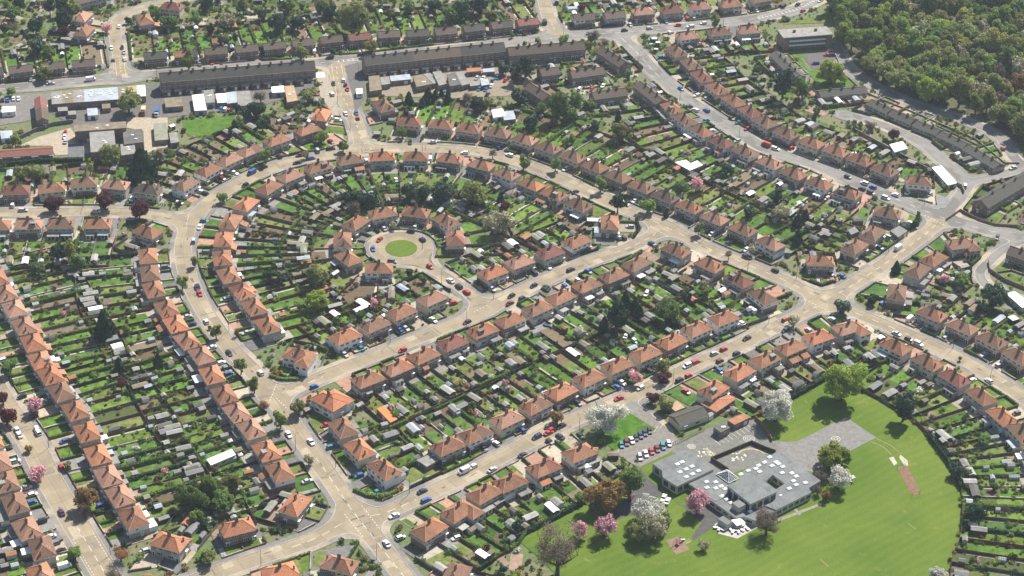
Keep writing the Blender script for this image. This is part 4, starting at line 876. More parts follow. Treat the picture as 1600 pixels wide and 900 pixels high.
BL = [([(257,154),(283,152),(286,166),(259,168)],3,'brown',STOCK,'mossy brown flat workshop behind the long terrace'),([(300,149),(318,147),(323,172),(304,173)],3.2,'white',WALL['grey'],'bright white roofed workshop beside the arched grey shed'),
 ([(318,142),(333,140),(336,160),(321,161)],3.4,'grey',WALL['grey'],'arched grey shed beside the bright white workshop'),([(337,147),(352.5,146),(354.5,160),(340,161)],3,'white',BRICK,'small white roofed garage before the parked cars'),
 ([(353,145),(369.5,143),(371.5,160),(355,162)],3,'light',BRICK,'pale grey roofed garage between white and stained roofs'),([(370,143),(390,142),(394,164),(372,166)],3.2,'grey',WALL['pebble'],'stained grey garage at the end of the workshop line'),
 ([(240,194),(260,192),(263,218),(242,220)],3,'green',STOCK,'mossy green grey shed beside the works yard'),([(264,208),(276,207),(280,222),(267,224)],3,'grey',STOCK,'small grey shed by the works yard lawn'),([(116,196),(196,190),(197,200),(117,206)],7,'brown',BRICK,'long brown strip roof of the works'),
 ([(140,206.5),(178,203.5),(181,236),(142,238)],6.2,'grey',BRICK,'big pale grey flat roofed works with blind brick side'),([(192,204.5),(222,201.5),(224,222),(194,226)],5,'dark',BRICK,'dark flat roofed works wing beside the yard'),([(188,226),(210,223),(212,240),(190,243)],4.2,'grey',BRICK,'lower grey works wing behind the cedar'),
 ([(90,168),(105,167),(106,173),(91,174)],2.8,'grey',STOCK,'small store behind the end grey shop'),([(136,170),(152,169),(153,180),(137,181)],2.8,'light',WALL['white'],'pale roofed store behind the middle shops'),([(159,163),(172,162),(173,169),(160,170)],2.6,'brown',STOCK,'brown store behind the last pale blue shop'),
 ([(106,174),(118,173),(119,179),(107,180)],2.6,'grey',STOCK,'grey lean store behind the third shop'),([(0,205),(19,204),(20,215),(2,217)],3,'light',WALL['white'],'white walled shed at the picture edge by the curved wall'),([(3,167),(24,166),(24,174),(3,176)],3,'white',WALL['white'],'white canopy roof by the car lot at the picture edge'),
 ([(424,136),(443,134),(445.5,144),(425,145)],3,'white',WALL['grey'],'white flat roof behind the terrace end'),([(444,135),(459,134),(465,157),(449,160)],3.5,'tan',STOCK,'tan roofed annexe behind the terrace end'),([(475,132),(490,131),(491,138),(476,140)],2.8,'dark',STOCK,'dark lean to beside the terrace end wall'),
 ([(556,139),(566,138),(567,146),(557,147)],2.8,'white',WALL['white'],'little white kiosk beside the road between the terraces'),([(576,120),(592.5,118),(596.5,140),(578,143)],3.2,'brown',BRICK,'first stained workshop of the service yard'),([(594,121),(607.5,119.5),(610,131),(596,133)],3,'grey',STOCK,'second cluttered workshop of the service yard'),
 ([(609,119),(640,116),(642,124),(611,127)],3,'light',BRICK,'wide pale roofed workshop of the service yard'),([(645,119),(660,116.5),(676,131),(651,136)],3.6,'brown',STOCK,'brown roofed workshop mid service yard'),([(661,116),(673,114.5),(681,130),(677,131)],3.2,'grey',STOCK,'narrow grey workshop mid service yard'),
 ([(676,113),(689,111),(698,131),(686,134)],3.2,'grey',STOCK,'sloping grey workshop mid service yard'),([(698,117.5),(711,113),(720,132),(703,135)],3.6,'dark',STOCK,'dark roofed workshop with two skylights'),([(712,114),(723,113),(733,131),(721.5,134)],3.2,'grey',STOCK,'last grey workshop of the service yard row'),
 ([(729,107),(752,105.5),(752,111),(730,113)],2.8,'rust',STOCK,'red roofed store against the yard wall'),([(754,108),(772,106.5),(773,112),(755,113)],2.6,'light',STOCK,'pale roofed store against the yard wall'),([(733,128),(748,126.5),(750,133),(735,135)],2.6,'grey',STOCK,'grey garage among the yard cars'),([(750.5,124.5),(762,123),(765,132),(752.5,134)],2.8,'light',STOCK,'pale garage among the yard cars'),
 ([(768,172),(785,170),(790,181),(771,184)],3,'white',WALL['white'],'white garden building below the yard conifers'),([(784,175),(802,173),(806,186),(788,188)],2.8,'light',STOCK,'pale garden building beside the white one'),
 ([(1456,262),(1471,259.5),(1495,286),(1481,289.5)],3,'white',WALL['grey'],'long white roofed garage block on the service road'),([(1055,254),(1072,250),(1079,255.5),(1089,251),(1098,258),(1078,266.5)],3.2,'white',BRICK,'L-shaped white roofed garden building in the long gardens'),
 ([(1390,226),(1410,221),(1418,232),(1398,238)],3,'white',WALL['grey'],'white roofed garage behind the last woodland side gardens'),([(1572,459),(1586,456),(1612,476),(1597,481)],3,'white',WALL['grey'],'long white roofed garage by the back lane'),([(1545,450),(1570,446),(1578,454),(1553,459)],2.8,'grey',STOCK,'grey garage block by the back lane'),
 ([(1044,633),(1058,626.5),(1070,637),(1055,643)],3,'tan',STOCK,'tan flat shed behind the school drive hedge'),([(1137,657),(1160,647),(1171,653),(1148,664)],3,'rust',BRICK,'red brick garage beside the school yard'),([(652,719.5),(671,710),(688,718),(667,729.5)],2.7,'grey',BRICK,'grey double garage with two white doors on school street'),
 ([(589,639),(600,634.5),(621,655),(610,660.5)],2.6,'orange',STOCK,'long orange roofed shed in the avenue corner gardens'),([(1115,668),(1128,661),(1141,668),(1127,676)],3.4,'dark',STOCK,'dark flat store with white bins in the school yard'),([(1325,360),(1335,354),(1342,362),(1330,367)],2.6,'slate',STOCK,'slate roofed garage on the link road corner'),
 ([(1391,361),(1405,353),(1418,361),(1404,371)],2.8,'slate',BRICK,'dark flat garage beside the link road hedge'),([(323,718),(362,702),(368,711),(330,727)],2.8,'white',WALL['cream'],'long white roofed summerhouse in the avenue gardens'),([(0,0),(0,0),(0,0)],0,'','','')][:-1]
for b in BL: block(*b, vents=2 if b[1] > 3.3 else 0)
# gabled hall by the school drive
gable_row((1054,652),(1099,636), 5.2, 8.5, 3.2, 1, 'dark grey gabled hall beside the school drive', ('dark','dark'), ('cream',)*4, cat='hall', stories=1, name='gabled_hall', chim=False)
# ------------------------------------------------------------------ the school
SROOF = mat('school roof felt', (.142,.150,.146), .7, .2, .12, 1.2, streak=(.095,.102,.102)); SWALL = mat('school panel', (.42,.40,.345), .85, .08, .4, 2); SDARK = mat('school plinth', (.15,.13,.11), .9); STEEL = mat('dark window band', (.05,.055,.06), .2, .1)
sc_c = G(1150, 755, 3); sroot = thing('school_building', 'sprawling flat roofed school with roof lights and a glass pyramid beside the field', 'school', (sc_c.x, sc_c.y, .14))
def wing(pts, z, hole=None, lights=(), bands=True):
    q = [G(*p, z)-sc_c for p in pts]
    if sum(q[i].x*q[(i+1)%len(q)].y-q[(i+1)%len(q)].x*q[i].y for i in range(len(q))) < 0: q = q[::-1]
    b = MB(); r = MB()
    if hole is None:
        b.prism([tuple(p) for p in q], -.1, z-.35, 0); r.prism([tuple(p*1) for p in q], z-.35, z-.1, 1, 0)
    else:
        h = [G(*p, z)-sc_c for p in hole]
        if sum(h[i].x*h[(i+1)%4].y-h[(i+1)%4].x*h[i].y for i in range(4)) < 0: h = h[::-1]
        n = len(q)
        for i in range(n):
            a, c = q[i], q[(i+1)%n]; b.face([(*a,-.1),(*c,-.1),(*c,z-.35),(*a,z-.35)], 0); r.face([(*a,z-.35),(*c,z-.35),(*c,z-.1),(*a,z-.1)], 1)
        for i in range(4):
            a, c = h[i], h[(i+1)%4]; b.face([(*c,-.1),(*a,-.1),(*a,z-.35),(*c,z-.35)], 0); r.face([(*c,z-.35),(*a,z-.35),(*a,z-.1),(*c,z-.1)], 1)
        # roof ring as quads from each outer edge to the nearest hole corner, by triangulation
        import mathutils.geometry as mg
        tri = mg.tessellate_polygon([[Vector((*p, 0)) for p in q], [Vector((*p, 0)) for p in h]]); allp = q+h
        for t in tri:
            pts3 = [(*allp[k], z-.1) for k in t]
            if (pts3[1][0]-pts3[0][0])*(pts3[2][1]-pts3[0][1])-(pts3[2][0]-pts3[0][0])*(pts3[1][1]-pts3[0][1]) < 0: pts3 = pts3[::-1]
            r.face(pts3, 0)
    w_ = obj('wing', b.mesh('wing', [SWALL]), sroot); ro = obj('roof', r.mesh('roof', [SROOF, SWALL]), sroot)
    rings = [q]+([h[::-1]] if hole else [])
    for rg in rings:
        for i in range(len(rg)):
            a, d = rg[i], rg[(i+1)%len(rg)]-rg[i]; L = d.length
            if L < 4: continue
            d = d/L; n = Vector((d.y,-d.x))
            if not seen(n, sc_c) or not bands: continue
            m_ = int((L-1)/3.0)
            for k in range(m_):
                p = a+d*((k+.5)*L/m_)
                obj('window', cached(('sw',round(z,1)), lambda: (lambda b: (b.box(-1.4,1.4,-.06,.05,.9,z-.9,0), [b.box(-1.32+j*.9,-.50+j*.9,-.09,-.04,1.0,z-1.0,1) for j in range(3)], b.mesh('window',[FRAME,GLASS]))[-1])(MB())), sroot, (p.x,p.y,0), math.atan2(n.y,n.x)+math.pi/2)
    for p in lights:
        g = G(*p, z)-sc_c
        obj('roof_light', cached(('rl2',), lambda: (lambda b: (b.box(-.95,.95,-.75,.75,-.02,.35,0), b.solid([(-.8,-.62,.35),(.8,-.62,.35),(.8,.62,.35),(-.8,.62,.35),(-.45,-.3,.7),(.45,-.3,.7),(.45,.3,.7),(-.45,.3,.7)],[(0,1,5,4),(1,2,6,5),(2,3,7,6),(3,0,4,7),(4,5,6,7)],1), b.mesh('roof light',[FRAME,EXTC['white']]))[-1])(MB())), ro, (g.x,g.y,z-.1), .5)
z5 = lambda pts: [(990+x/5, 660+y/5) for x, y in pts]
wing(z5([(150,322),(385,218),(440,222),(625,365),(340,500),(228,428),(222,378)]), 4.6, None, z5([(342,330),(378,313),(457,347),(410,369),(362,392),(507,382),(460,407),(412,430)]))
wing(z5([(418,470),(628,370),(800,455),(745,490),(760,560),(640,620)]), 3.4, None, z5([(570,468),(640,470),(683,502),(572,513),(642,518),(713,524)]))
wing(z5([(735,495),(930,398),(1117,543),(915,638)]), 7.2, None, z5([(1046,580),(970,622)])[:0])
wing(z5([(820,445),(838,395),(890,362),(975,320),(1062,262),(1128,222),(1463,455),(1368,512),(1390,545),(1115,684),(1000,640),(1120,545),(930,396),(850,450)]), 3.8, z5([(1028,462),(1088,408),(1182,478),(1112,522)]),
     z5([(838,408),(895,380),(955,365),(984,388),(977,340),(1023,316),(1062,275),(1113,313),(1133,327),(1165,350),(1082,342),(1160,397),(1235,400),(1270,425),(1248,461),(1270,491),(1342,475),(1216,520)]))
wing(z5([(590,600),(655,570),(690,590),(775,640),(870,690),(800,745)]), 3.2, None, z5([(690,579),(727,604),(760,630)]))
wing(z5([(800,745),(880,690),(1000,640),(1115,690),(950,768),(862,735)]), 3.2, None, z5([(912,698),(1010,650),(1082,611),(1148,577)]))
wing(z5([(768,628),(822,602),(880,640),(822,668)]), 6.0, None, (), False)
wing(z5([(658,752),(700,730),(772,778),(730,800)]), 3.0, None, (), False)
def pyramid():
    q = [G(*p, 3.6)-sc_c for p in z5([(645,408),(742,478),(822,440),(728,372)])]; c = sum(q, Vector((0,0)))/4; t = Vector((*c, 6.6)); b = MB(); g = MB()
    for i in range(4):
        a, d = Vector((*q[i],3.7)), Vector((*q[(i+1)%4],3.7)); b.face([a, d, t], 0)
        for k in range(7):
            u = k/6; g.tube([a.lerp(d,u), a.lerp(d,u).lerp(t, 1-abs(u-.5)*1.0 if k in (0,6) else .15+ .8*(1-abs(u-.5)*2))], [.09,.09], 4)
        g.tube([a, t], [.12,.12], 4); g.tube([a, d], [.12,.12], 4)
    p = obj('glass_pyramid', b.mesh('glass pyramid', [mat('pyramid glass', (.10,.12,.13), .1, .2, spec=.6)]), sroot); obj('glazing_bar', g.mesh('glazing bars', [FRAME]), p)
pyramid()
# wall round the inner play terrace
WALLM = mat('dark boarded wall', (.07,.055,.045), .9, .3)
def wall_line(pts, h, th, m, name, label, cat, group=None, z0=.1):
    b = MB(); q = [G(*p) for p in pts]
    for a, c in zip(q[:-1], q[1:]):
        d = (c-a).normalized(); n = Vector((-d.y,d.x))*th/2; a2, c2 = a-d*th/2.1, c+d*th/2.1
        b.prism([tuple(a2-n),tuple(c2-n),tuple(c2+n),tuple(a2+n)], z0-.05, z0+h, 0)
    o = obj(name, b.mesh(name, [m])); return tag(o, label, cat, group)
wall_line([(1137,737),(1111,720),(1174,694),(1192,702),(1211,709)], 2.0, .3, WALLM, 'boarded_fence', 'dark boarded screen around the inner play terrace of the school', 'fence')
RAIL = mat('green railing', (.03,.045,.035), .6)
def railing(pts, h, label):
    b = MB(); q = [G(*p) for p in pts]
    for a, c in zip(q[:-1], q[1:]):
        L = (c-a).length; n = max(1, int(L/1.2))
        for k in range(n+1):
            p = a.lerp(c, k/n); b.box(p.x-.05,p.x+.05,p.y-.05,p.y+.05,0,h)
        for z in (.25,h*.6,h-.05): b.tube([(a.x,a.y,z),(c.x,c.y,z)], [.045,.045], 4)
    return tag(obj('railing', b.mesh('railing', [RAIL])), label, 'railing')
railing([(1000,717),(1062,692),(1100,673)], 1.8, 'dark metal railing between car park and school yard')
railing([(945,782),(985,770),(1000,742)], 1.3, 'white topped metal railing beside the school drive shrubs')
wall_line([(1180,655),(1196,672),(1206,690)], 1.8, .25, BRICK, 'brick_wall', 'brick wall between school yard and the lime tree lawn', 'wall')
# curved boundary wall of the works yard, and others
wall_line([(0,222),(30,218),(62,203),(84,196),(114,192)], 2.2, .4, mat('grey block wall', (.17,.16,.15), .9, .25), 'block_wall', 'curved grey block wall along the works yard', 'wall')
wall_line([(1305,86),(1318,116),(1345,140),(1362,150),(1440,182),(1525,219),(1570,256),(1592,256)], 1.0, .3, STOCK, 'brick_wall', 'long low brick wall along the woodland road', 'wall')
wall_line([(1336,206),(1440,262),(1502,293),(1506,302)], 2.0, .3, STOCK, 'garden_wall', 'dark garden wall along the service road under the bungalows', 'wall')
wall_line([(1478,345),(1500,330),(1530,345),(1555,353),(1592,355)], 1.4, .3, BRICK, 'garden_wall', 'brick garden wall around the terrace by the main road bend', 'wall')
wall_line([(1544,410),(1546,424),(1570,440),(1610,456)], 1.8, .3, STOCK, 'garden_wall', 'curved garden wall beside the back lane', 'wall')
wall_line([(562,60),(1,1)][:0] or [(494,150),(500,166),(517,176)], 1.8, .3, BRICK, 'brick_wall', 'brick wall behind the forecourt of the road between terraces', 'wall')
# ------------------------------------------------------------------ plots: boundaries, lawns, beds, sheds, hedges
hc = np.array([[h['c'].x, h['c'].y] for h in HOUSES]); hf = np.array([[h['f'].x, h['f'].y] for h in HOUSES]); ha = np.array([[h['a'].x, h['a'].y] for h in HOUSES]); hL = np.array([h['L'] for h in HOUSES]); hW = np.array([h['W'] for h in HOUSES])
hid = {id(h): i for i, h in enumerate(HOUSES)}
for _, row_, _, _ in ROWDATA:
    for h_ in row_: hid.setdefault(id(h_), h_.get('own', 0))
def reach(p, d, own, lim, start=4.5):
    s = start
    while s < lim:
        q = p+d*s
        if sdf(q.x, q.y) < 2.9: return max(start, s-.6)
        if excluded(q): return max(start, s-.6)
        r = hc-np.array([q.x, q.y]); la = np.abs((r*ha).sum(1)); lf = np.abs((r*hf).sum(1))
        hit = np.nonzero((la < hL/2+2.5) & (lf < hW/2+.6))[0]
        for k in hit:
            if k in own: continue
            if float(hf[k] @ np.array([d.x, d.y])) > .45: return start+(s-start)*.5+.5   # back to back: half each
            return max(start, s-1.0)
        s += 1.0
    return lim
def lateral(h, t, own):
    e = h['L']/2+1
    while e < 17:
        q = h['c']+t*e
        if sdf(q.x,q.y) < 2.9: return e-.3
        if excluded(q): return e-.3
        r = hc-np.array([q.x,q.y]); la = np.abs((r*ha).sum(1)); lf = np.abs((r*hf).sum(1)); hit = [k for k in np.nonzero((la < hL/2+1) & (lf < hW/2+1))[0] if k != hid[id(h)]]
        if hit: return max(h['L']/2+.6, e-1.5)
        e += .4
    return h['L']/2+3.0
COVERED = np.zeros(SDF.shape, bool)
def mark(poly):
    xs_, ys_ = [p[0] for p in poly], [p[1] for p in poly]
    i0, i1 = max(0,int((min(xs_)-GX0)/GS)), min(NX-1,int((max(xs_)-GX0)/GS)+1); j0, j1 = max(0,int((min(ys_)-GY0)/GS)), min(NY-1,int((max(ys_)-GY0)/GS)+1)
    if i1 <= i0 or j1 <= j0: return
    X, Y = XX[j0:j1,i0:i1], YY[j0:j1,i0:i1]; c = np.zeros(X.shape, bool); n = len(poly)
    for k in range(n):
        (x1,y1),(x2,y2) = poly[k][:2], poly[(k+1)%n][:2]
        if y1 != y2: c ^= ((y1 > Y) != (y2 > Y)) & (X < (x2-x1)*(Y-y1)/(y2-y1)+x1)
    COVERED[j0:j1,i0:i1] |= c
FENCES, HEDGES, SHEDS, BUSHES, WALLS, SMALLTREES, CARSPOTS, GREENH = [], [], [], [], [], [], [], []
EARTH = [(.17,.12,.075),(.13,.095,.06),(.20,.155,.10),(.09,.11,.04)]
PAVE = [(.40,.36,.30),(.30,.28,.25),(.46,.41,.33),(.36,.25,.19),(.27,.26,.24)]
DRIVE = [(.36,.30,.22),(.24,.23,.21),(.40,.24,.175),(.44,.38,.29),(.17,.165,.16)]
def plot(l0, l1, r0, r1, ref, wide, house_h, side):
    """one back garden between two boundary lines (0 = at the house, 1 = far end)"""
    Lg = ((l1-l0).length+(r1-r0).length)/2; Wd = (r0-l0).length
    def Q(u, v): return l0.lerp(l1, v).lerp(r0.lerp(r1, v), u)
    def rect(u0, u1, v0, v1): return [tuple(Q(u0,v0)), tuple(Q(u1,v0)), tuple(Q(u1,v1)), tuple(Q(u0,v1))]
    c = Q(.5,.5)
    if not inview(c.x, c.y, 0, 60): return
    style = random.random(); g = random.choice(GRASS); mark(rect(0,1,0,1))
    if style < .82: cover('lawn', rect(0,1,0,1), .15, mul(g, random.uniform(.75,1.0)))
    else: cover('earth_bed', rect(0,1,0,1), .15, random.choice(EARTH))
    if Lg < 3: return
    pd = min(.5, random.uniform(2.5,6)/Lg)
    cover('paving', rect(.02,.98,0,pd), .19, random.choice(PAVE))
    side_u = random.choice([(.06,.20),(.80,.94)])
    if style < .82:
        v1 = random.uniform(.55,.98); cover('lawn', rect(.10,.90,pd,v1), .19, mul(g, random.uniform(.9,1.3)))
        if random.random() < .45: cover('earth_bed', rect(.06,.94,v1*.86,min(.99,v1+.1)), .23, random.choice(EARTH[:3]))
        if random.random() < .5:
            e = random.choice([(.02,.12),(.88,.98)]); cover('earth_bed', rect(*e,pd,v1), .225, random.choice(EARTH))
    elif random.random() < .5: cover('lawn', rect(.15,.85,pd,random.uniform(.4,.7)), .19, mul(g, 1.2))
    if random.random() < .55: cover('garden_path', rect(side_u[0],side_u[0]+.9/max(Wd,3),pd,random.uniform(.6,.97)), .26, random.choice([(.42,.38,.31),(.34,.31,.27),(.50,.46,.38)]))
    dirv = (Q(.5,1)-Q(.5,0)); ang = math.atan2(dirv.y, dirv.x)
    def shed(u, v, w, l, kind, where):
        p = Q(u, v)
        if sdf(p.x,p.y) < 4 or excluded(p): return
        SHEDS.append((p.x, p.y, ang+random.gauss(0,.03)+(math.pi/2 if random.random() < .18 else 0), w, l, kind, ref, where, side))
    if Lg > 8 and random.random() < .93:
        big = random.random() < .6; w_, l_ = (random.uniform(2.7,3.4), random.uniform(4.8,7.4)) if big else (random.uniform(1.8,2.4), random.uniform(2.2,3.4))
        w_ = min(w_, Wd*.48); u = (w_/2+.4)/max(Wd,3); u = min(.5, u); u = u if random.random() < .5 else 1-u
        shed(u, 1-min(.45,(l_/2+random.uniform(.5,4))/Lg), w_, l_, 'garage' if big else 'shed', 'end')
        if Lg > 14 and random.random() < .65:
            w_, l_ = random.uniform(1.8,2.8), random.uniform(2.2,4.6); u = (w_/2+.3)/max(Wd,3); u = u if random.random() < .5 else 1-u
            shed(min(max(u,.2),.8), min(.6, (random.uniform(5,9))/Lg), w_, l_, random.choice(['shed','shed','greenhouse','garage']), 'house')
        if Lg > 24 and random.random() < .5:
            shed(random.choice([.25,.75]), random.uniform(.5,.72), random.uniform(1.6,2.2), random.uniform(1.9,3), random.choice(['shed','greenhouse']), 'middle')
    n = int(Lg*.75*random.uniform(.4,1.5))
    for k in range(n):
        e = random.random(); u = random.choice([random.uniform(.02,.12), random.uniform(.88,.98), random.uniform(.1,.9)]) if e < .7 else random.uniform(.05,.95); v = random.uniform(pd,1)
        p = Q(u, v); BUSHES.append((p.x, p.y, random.choice([.4,.55,.7,.9,1.1,1.5])*random.uniform(.8,1.25), ref, side))
    if Lg > 10 and random.random() < .22:
        p = Q(random.uniform(.2,.8), random.uniform(.35,.95))
        if sdf(p.x,p.y) > 4: SMALLTREES.append((p.x, p.y, random.uniform(1.3,2.7), ref, side))
def front(l0, l1, r0, r1, ref, side, f, hw):
    def Q(u, v): return l0.lerp(l1, v).lerp(r0.lerp(r1, v), u)
    def rect(u0, u1, v0, v1): return [tuple(Q(u0,v0)), tuple(Q(u1,v0)), tuple(Q(u1,v1)), tuple(Q(u0,v1))]
    c = Q(.5,.6); Lf = (Q(.5,1)-Q(.5,0)).length
    if not inview(c.x, c.y, 0, 60) or Lf < 1: return
    q = random.random(); mark(rect(0,1,0,1))
    if q < .47:
        cover('driveway', rect(0,1,0,1), .15, random.choice(DRIVE)); CARSPOTS.append((c.x, c.y, f, ref))
        if random.random() < .5: cover('lawn', rect(.04,.34,.2,.92), .19, random.choice(GRASS))
    else:
        cover('lawn', rect(0,1,0,1), .15, mul(random.choice(GRASS), .95)); d = random.choice([(.0,.22),(.78,1.)]); cover('garden_path', rect(*d,0,1), .19, random.choice(PAVE))
        if random.random() < .6: cover('lawn', rect(.28,.74,.15,.9), .20, mul(random.choice(GRASS), 1.15))
    if q >= .47 or random.random() < .45:
        a, b = Q(.02,.97), Q(.76 if q < .47 else .98,.97)
        if q > .72: HEDGES.append((a, b, random.uniform(.8,1.3), .7, ref, 'front', side))
        else: WALLS.append((a, b, ref, side))
    a, b = Q(.985,.08), Q(.985,.97)
    if Lf > 3:
        if random.random() < .4: HEDGES.append((a, b, random.uniform(.9,1.5), .7, ref, 'side', side))
        else: WALLS.append((a, b, ref, side+' side'))
    for k in range(random.choice([1,2,3,4])):
        p = Q(random.choice([.06,.94,random.random()]), random.uniform(.1,.95)); BUSHES.append((p.x, p.y, random.uniform(.35,.85), ref, side+' front'))
for rname, row, gmax, phrase in ROWDATA:
    seg = [[row[0]]]
    for a, b in zip(row[:-1], row[1:]):
        if (a['c']-b['c']).length > 27 or a['f'].dot(b['f']) < .3: seg.append([])
        seg[-1].append(b)
    for hs in seg:
        bl = []; n = len(hs)
        own = {hid[id(h)] for h in row}
        for i in range(n+1):
            if i == 0: h = hs[0]; t = (hs[1]['c']-h['c']).normalized() if n > 1 else h['a']; m_, d = h['c']-t*lateral(h, -t, own), -h['f']
            elif i == n: h = hs[-1]; t = (h['c']-hs[-2]['c']).normalized() if n > 1 else h['a']; m_, d = h['c']+t*lateral(h, t, own), -h['f']
            else: m_ = (hs[i-1]['c']+hs[i]['c'])/2; d = -(hs[i-1]['f']+hs[i]['f']).normalized()
            bl.append((m_, d))
            if i < n: bl.append((hs[i]['c'], -hs[i]['f']))
        ends, fends = [], []
        for m_, d in bl:
            ends.append(reach(m_, d, own, gmax)); e = 4.6
            while e < 21 and sdf(*(m_-d*e)) > 2.75: e += .25
            fends.append(4.1+6 if e >= 21 else e)
        for k in range(1, len(ends)-1):                       # one short ray between two long ones met a house corner
            if ends[k] < .55*min(ends[k-1], ends[k+1]): ends[k] = .8*min(ends[k-1], ends[k+1])
        # lines that run together in a fan stop before they cross
        for k in range(len(bl)-1):
            (a, da), (b, db) = bl[k], bl[k+1]; w0 = (b-a).length
            for _ in range(60):
                if ((b+db*ends[k+1])-(a+da*ends[k])).dot(b-a)/w0 > .22*w0 or max(ends[k], ends[k+1]) < 6: break
                if ends[k] > ends[k+1]: ends[k] -= 1
                else: ends[k+1] -= 1
        for k in range(len(bl)-1):
            h = hs[k//2] if k//2 < n else hs[-1]; (a, da), (b, db) = bl[k], bl[k+1]
            if h['root'] is None: 
                if not inview(h['c'].x, h['c'].y, 0, 90): continue
            sd_ = 'near' if k % 2 == 0 else 'far'
            plot(a+da*4.1, a+da*ends[k], b+db*4.1, b+db*ends[k+1], h['ref'], (b-a).length, h, sd_)
            if min(fends[k], fends[k+1]) > 4.8: front(a-da*4.1, a-da*(fends[k]-.1), b-db*4.1, b-db*(fends[k+1]-.1), h['ref'], sd_, h['f'], 4)
            if k % 2 == 0 and ((b-a).length > 6.6):             # strip beside the house
                cover('driveway', [tuple(a+da*4.3), tuple(a-da*4.3), tuple(a-da*4.3+(b-a)*.26), tuple(a+da*4.3+(b-a)*.26)], .16, random.choice(DRIVE))
            elif k % 2 == 1: cover('driveway', [tuple(b+db*4.3), tuple(b-db*4.3), tuple(b-db*4.3+(a-b)*.26), tuple(b+db*4.3+(a-b)*.26)], .165, random.choice(DRIVE))
            if ends[k]-4.1 > 3:
                s0, s1 = a+da*4.6, a+da*(ends[k]-.1); q = random.random()
                if inview(*((s0+s1)/2), 0, 40):
                    if q < .64: FENCES.append((s0, s1, h['ref'], sd_))
                    elif q < .88: HEDGES.append((s0+da*2, s1, random.uniform(1.2,2.1), random.uniform(.8,1.2), h['ref'], 'back', sd_))
                    else: WALLS.append((s0, s1, h['ref'], sd_+' back'))
            e0, e1 = a+da*(ends[k]-.05), b+db*(ends[k+1]-.05)
            if inview(*e0, 0, 40) and (e0-e1).length < 24 and ends[k] > 7:
                if random.random() < .7: FENCES.append((e0, e1, h['ref'], sd_+' end'))
                else: HEDGES.append((e0, e1, random.uniform(1.3,2.2), .9, h['ref'], 'end', sd_))
        a, da = bl[-1]; s0, s1 = a+da*4.6, a+da*(ends[-1]-.1)
        if ends[-1] > 8 and inview(*((s0+s1)/2), 0, 40): FENCES.append((s0, s1, hs[-1]['ref'], 'outer'))
# what lies between the plots: verges, corner gardens, scrub
for e in EXCL+PATCHES: mark(e)
mark([(RC.x+16*math.cos(t), RC.y+16*math.sin(t)) for t in np.linspace(0,6.2,24)])
for h in HOUSES:
    a_, f_ = h['a']*(h['L']/2+.5), h['f']*(h['W']/2+.5); mark([h['c']-a_-f_, h['c']+a_-f_, h['c']+a_+f_, h['c']-a_+f_])
for b_ in BL: mark([tuple(G(*p)) for p in b_[0]])
free = ~COVERED & (PAV2 > PW+.3)
fc_ = [(float(gx[i]), float(gy[j])) for j, i in zip(*np.nonzero(free)) if inview(gx[i], gy[j], 0, 30)]
for x, y in ROUGH: BUSHES.append((x, y, random.uniform(.35,1.1), 'the field edge', 'outer'))
for x, y in fc_:
    if random.random() > .014: continue
    t_ = random.choice([0.2, 1.5, -.6, 2.2]); u_ = Vector((math.cos(t_), math.sin(t_)))*random.uniform(2.5,7); n_ = Vector((-u_.y, u_.x)).normalized()*random.uniform(1.5,3); o_ = Vector((x, y)); q_ = [o_-u_-n_, o_+u_-n_, o_+u_+n_, o_-u_+n_]
    if all(sdf(p.x,p.y) > PW+.4 and not excluded(p) for p in q_) and all(free[min(NY-1,max(0,int((p.y-GY0)/GS))), min(NX-1,max(0,int((p.x-GX0)/GS)))] for p in q_):
        k_ = random.choice(['lawn','lawn','lawn','earth_bed','paving']); cover(k_, [tuple(p) for p in q_], .09 if k_ == 'lawn' else .10, mul(random.choice(GRASS), random.uniform(.6,1.2)) if k_ == 'lawn' else random.choice(EARTH if k_ == 'earth_bed' else PAVE))
for x, y in fc_:
    if random.random() > .075: continue
    ref = None; dd = np.hypot(hc[:,0]-x, hc[:,1]-y); k = int(dd.argmin()); d_ = dd[k]; py_ = P(x,y)[1]
    if excluded((x,y)): continue
    ref = HOUSES[k]['ref']
    if random.random() < .9: BUSHES.append((x+random.random(), y+random.random(), random.choice([.5,.7,.9,1.2,1.7])*random.uniform(.8,1.2), ref, 'outer'))
    elif d_ > 9 and free[min(NY-1,int((y-GY0)/GS)+3), int((x-GX0)/GS)] and free[max(0,int((y-GY0)/GS)-3), int((x-GX0)/GS)]:
        if random.random() < .6: SMALLTREES.append((x, y, random.uniform(1.6,3.6), ref, 'outer'))
        else: SHEDS.append((x, y, random.choice([.1,1.6,.8]), random.uniform(2,3), random.uniform(2.5,5.5), random.choice(['shed','garage']), ref, 'middle', 'outer'))
LM = attrmat('grass cover', 'grass'); EMAT = attrmat('soil cover', 'soil'); SMAT = attrmat('slab cover', 'slab'); TMAT = attrmat('tarmac cover', 'soil')
for k, m_ in (('lawn',LM),('paving',SMAT),('driveway',TMAT),('earth_bed',EMAT),('garden_path',TMAT),('tarmac',TMAT),('concrete_yard',TMAT)): COV[k].build(k, m_)
def near(L, key, n=295):
    """the n largest in the picture, and the rest"""
    s = sorted(L, key=key); return s[:n], s[n:]
def depth(x, y): return (Vector((x, y, 0))-EYE).dot(_F)
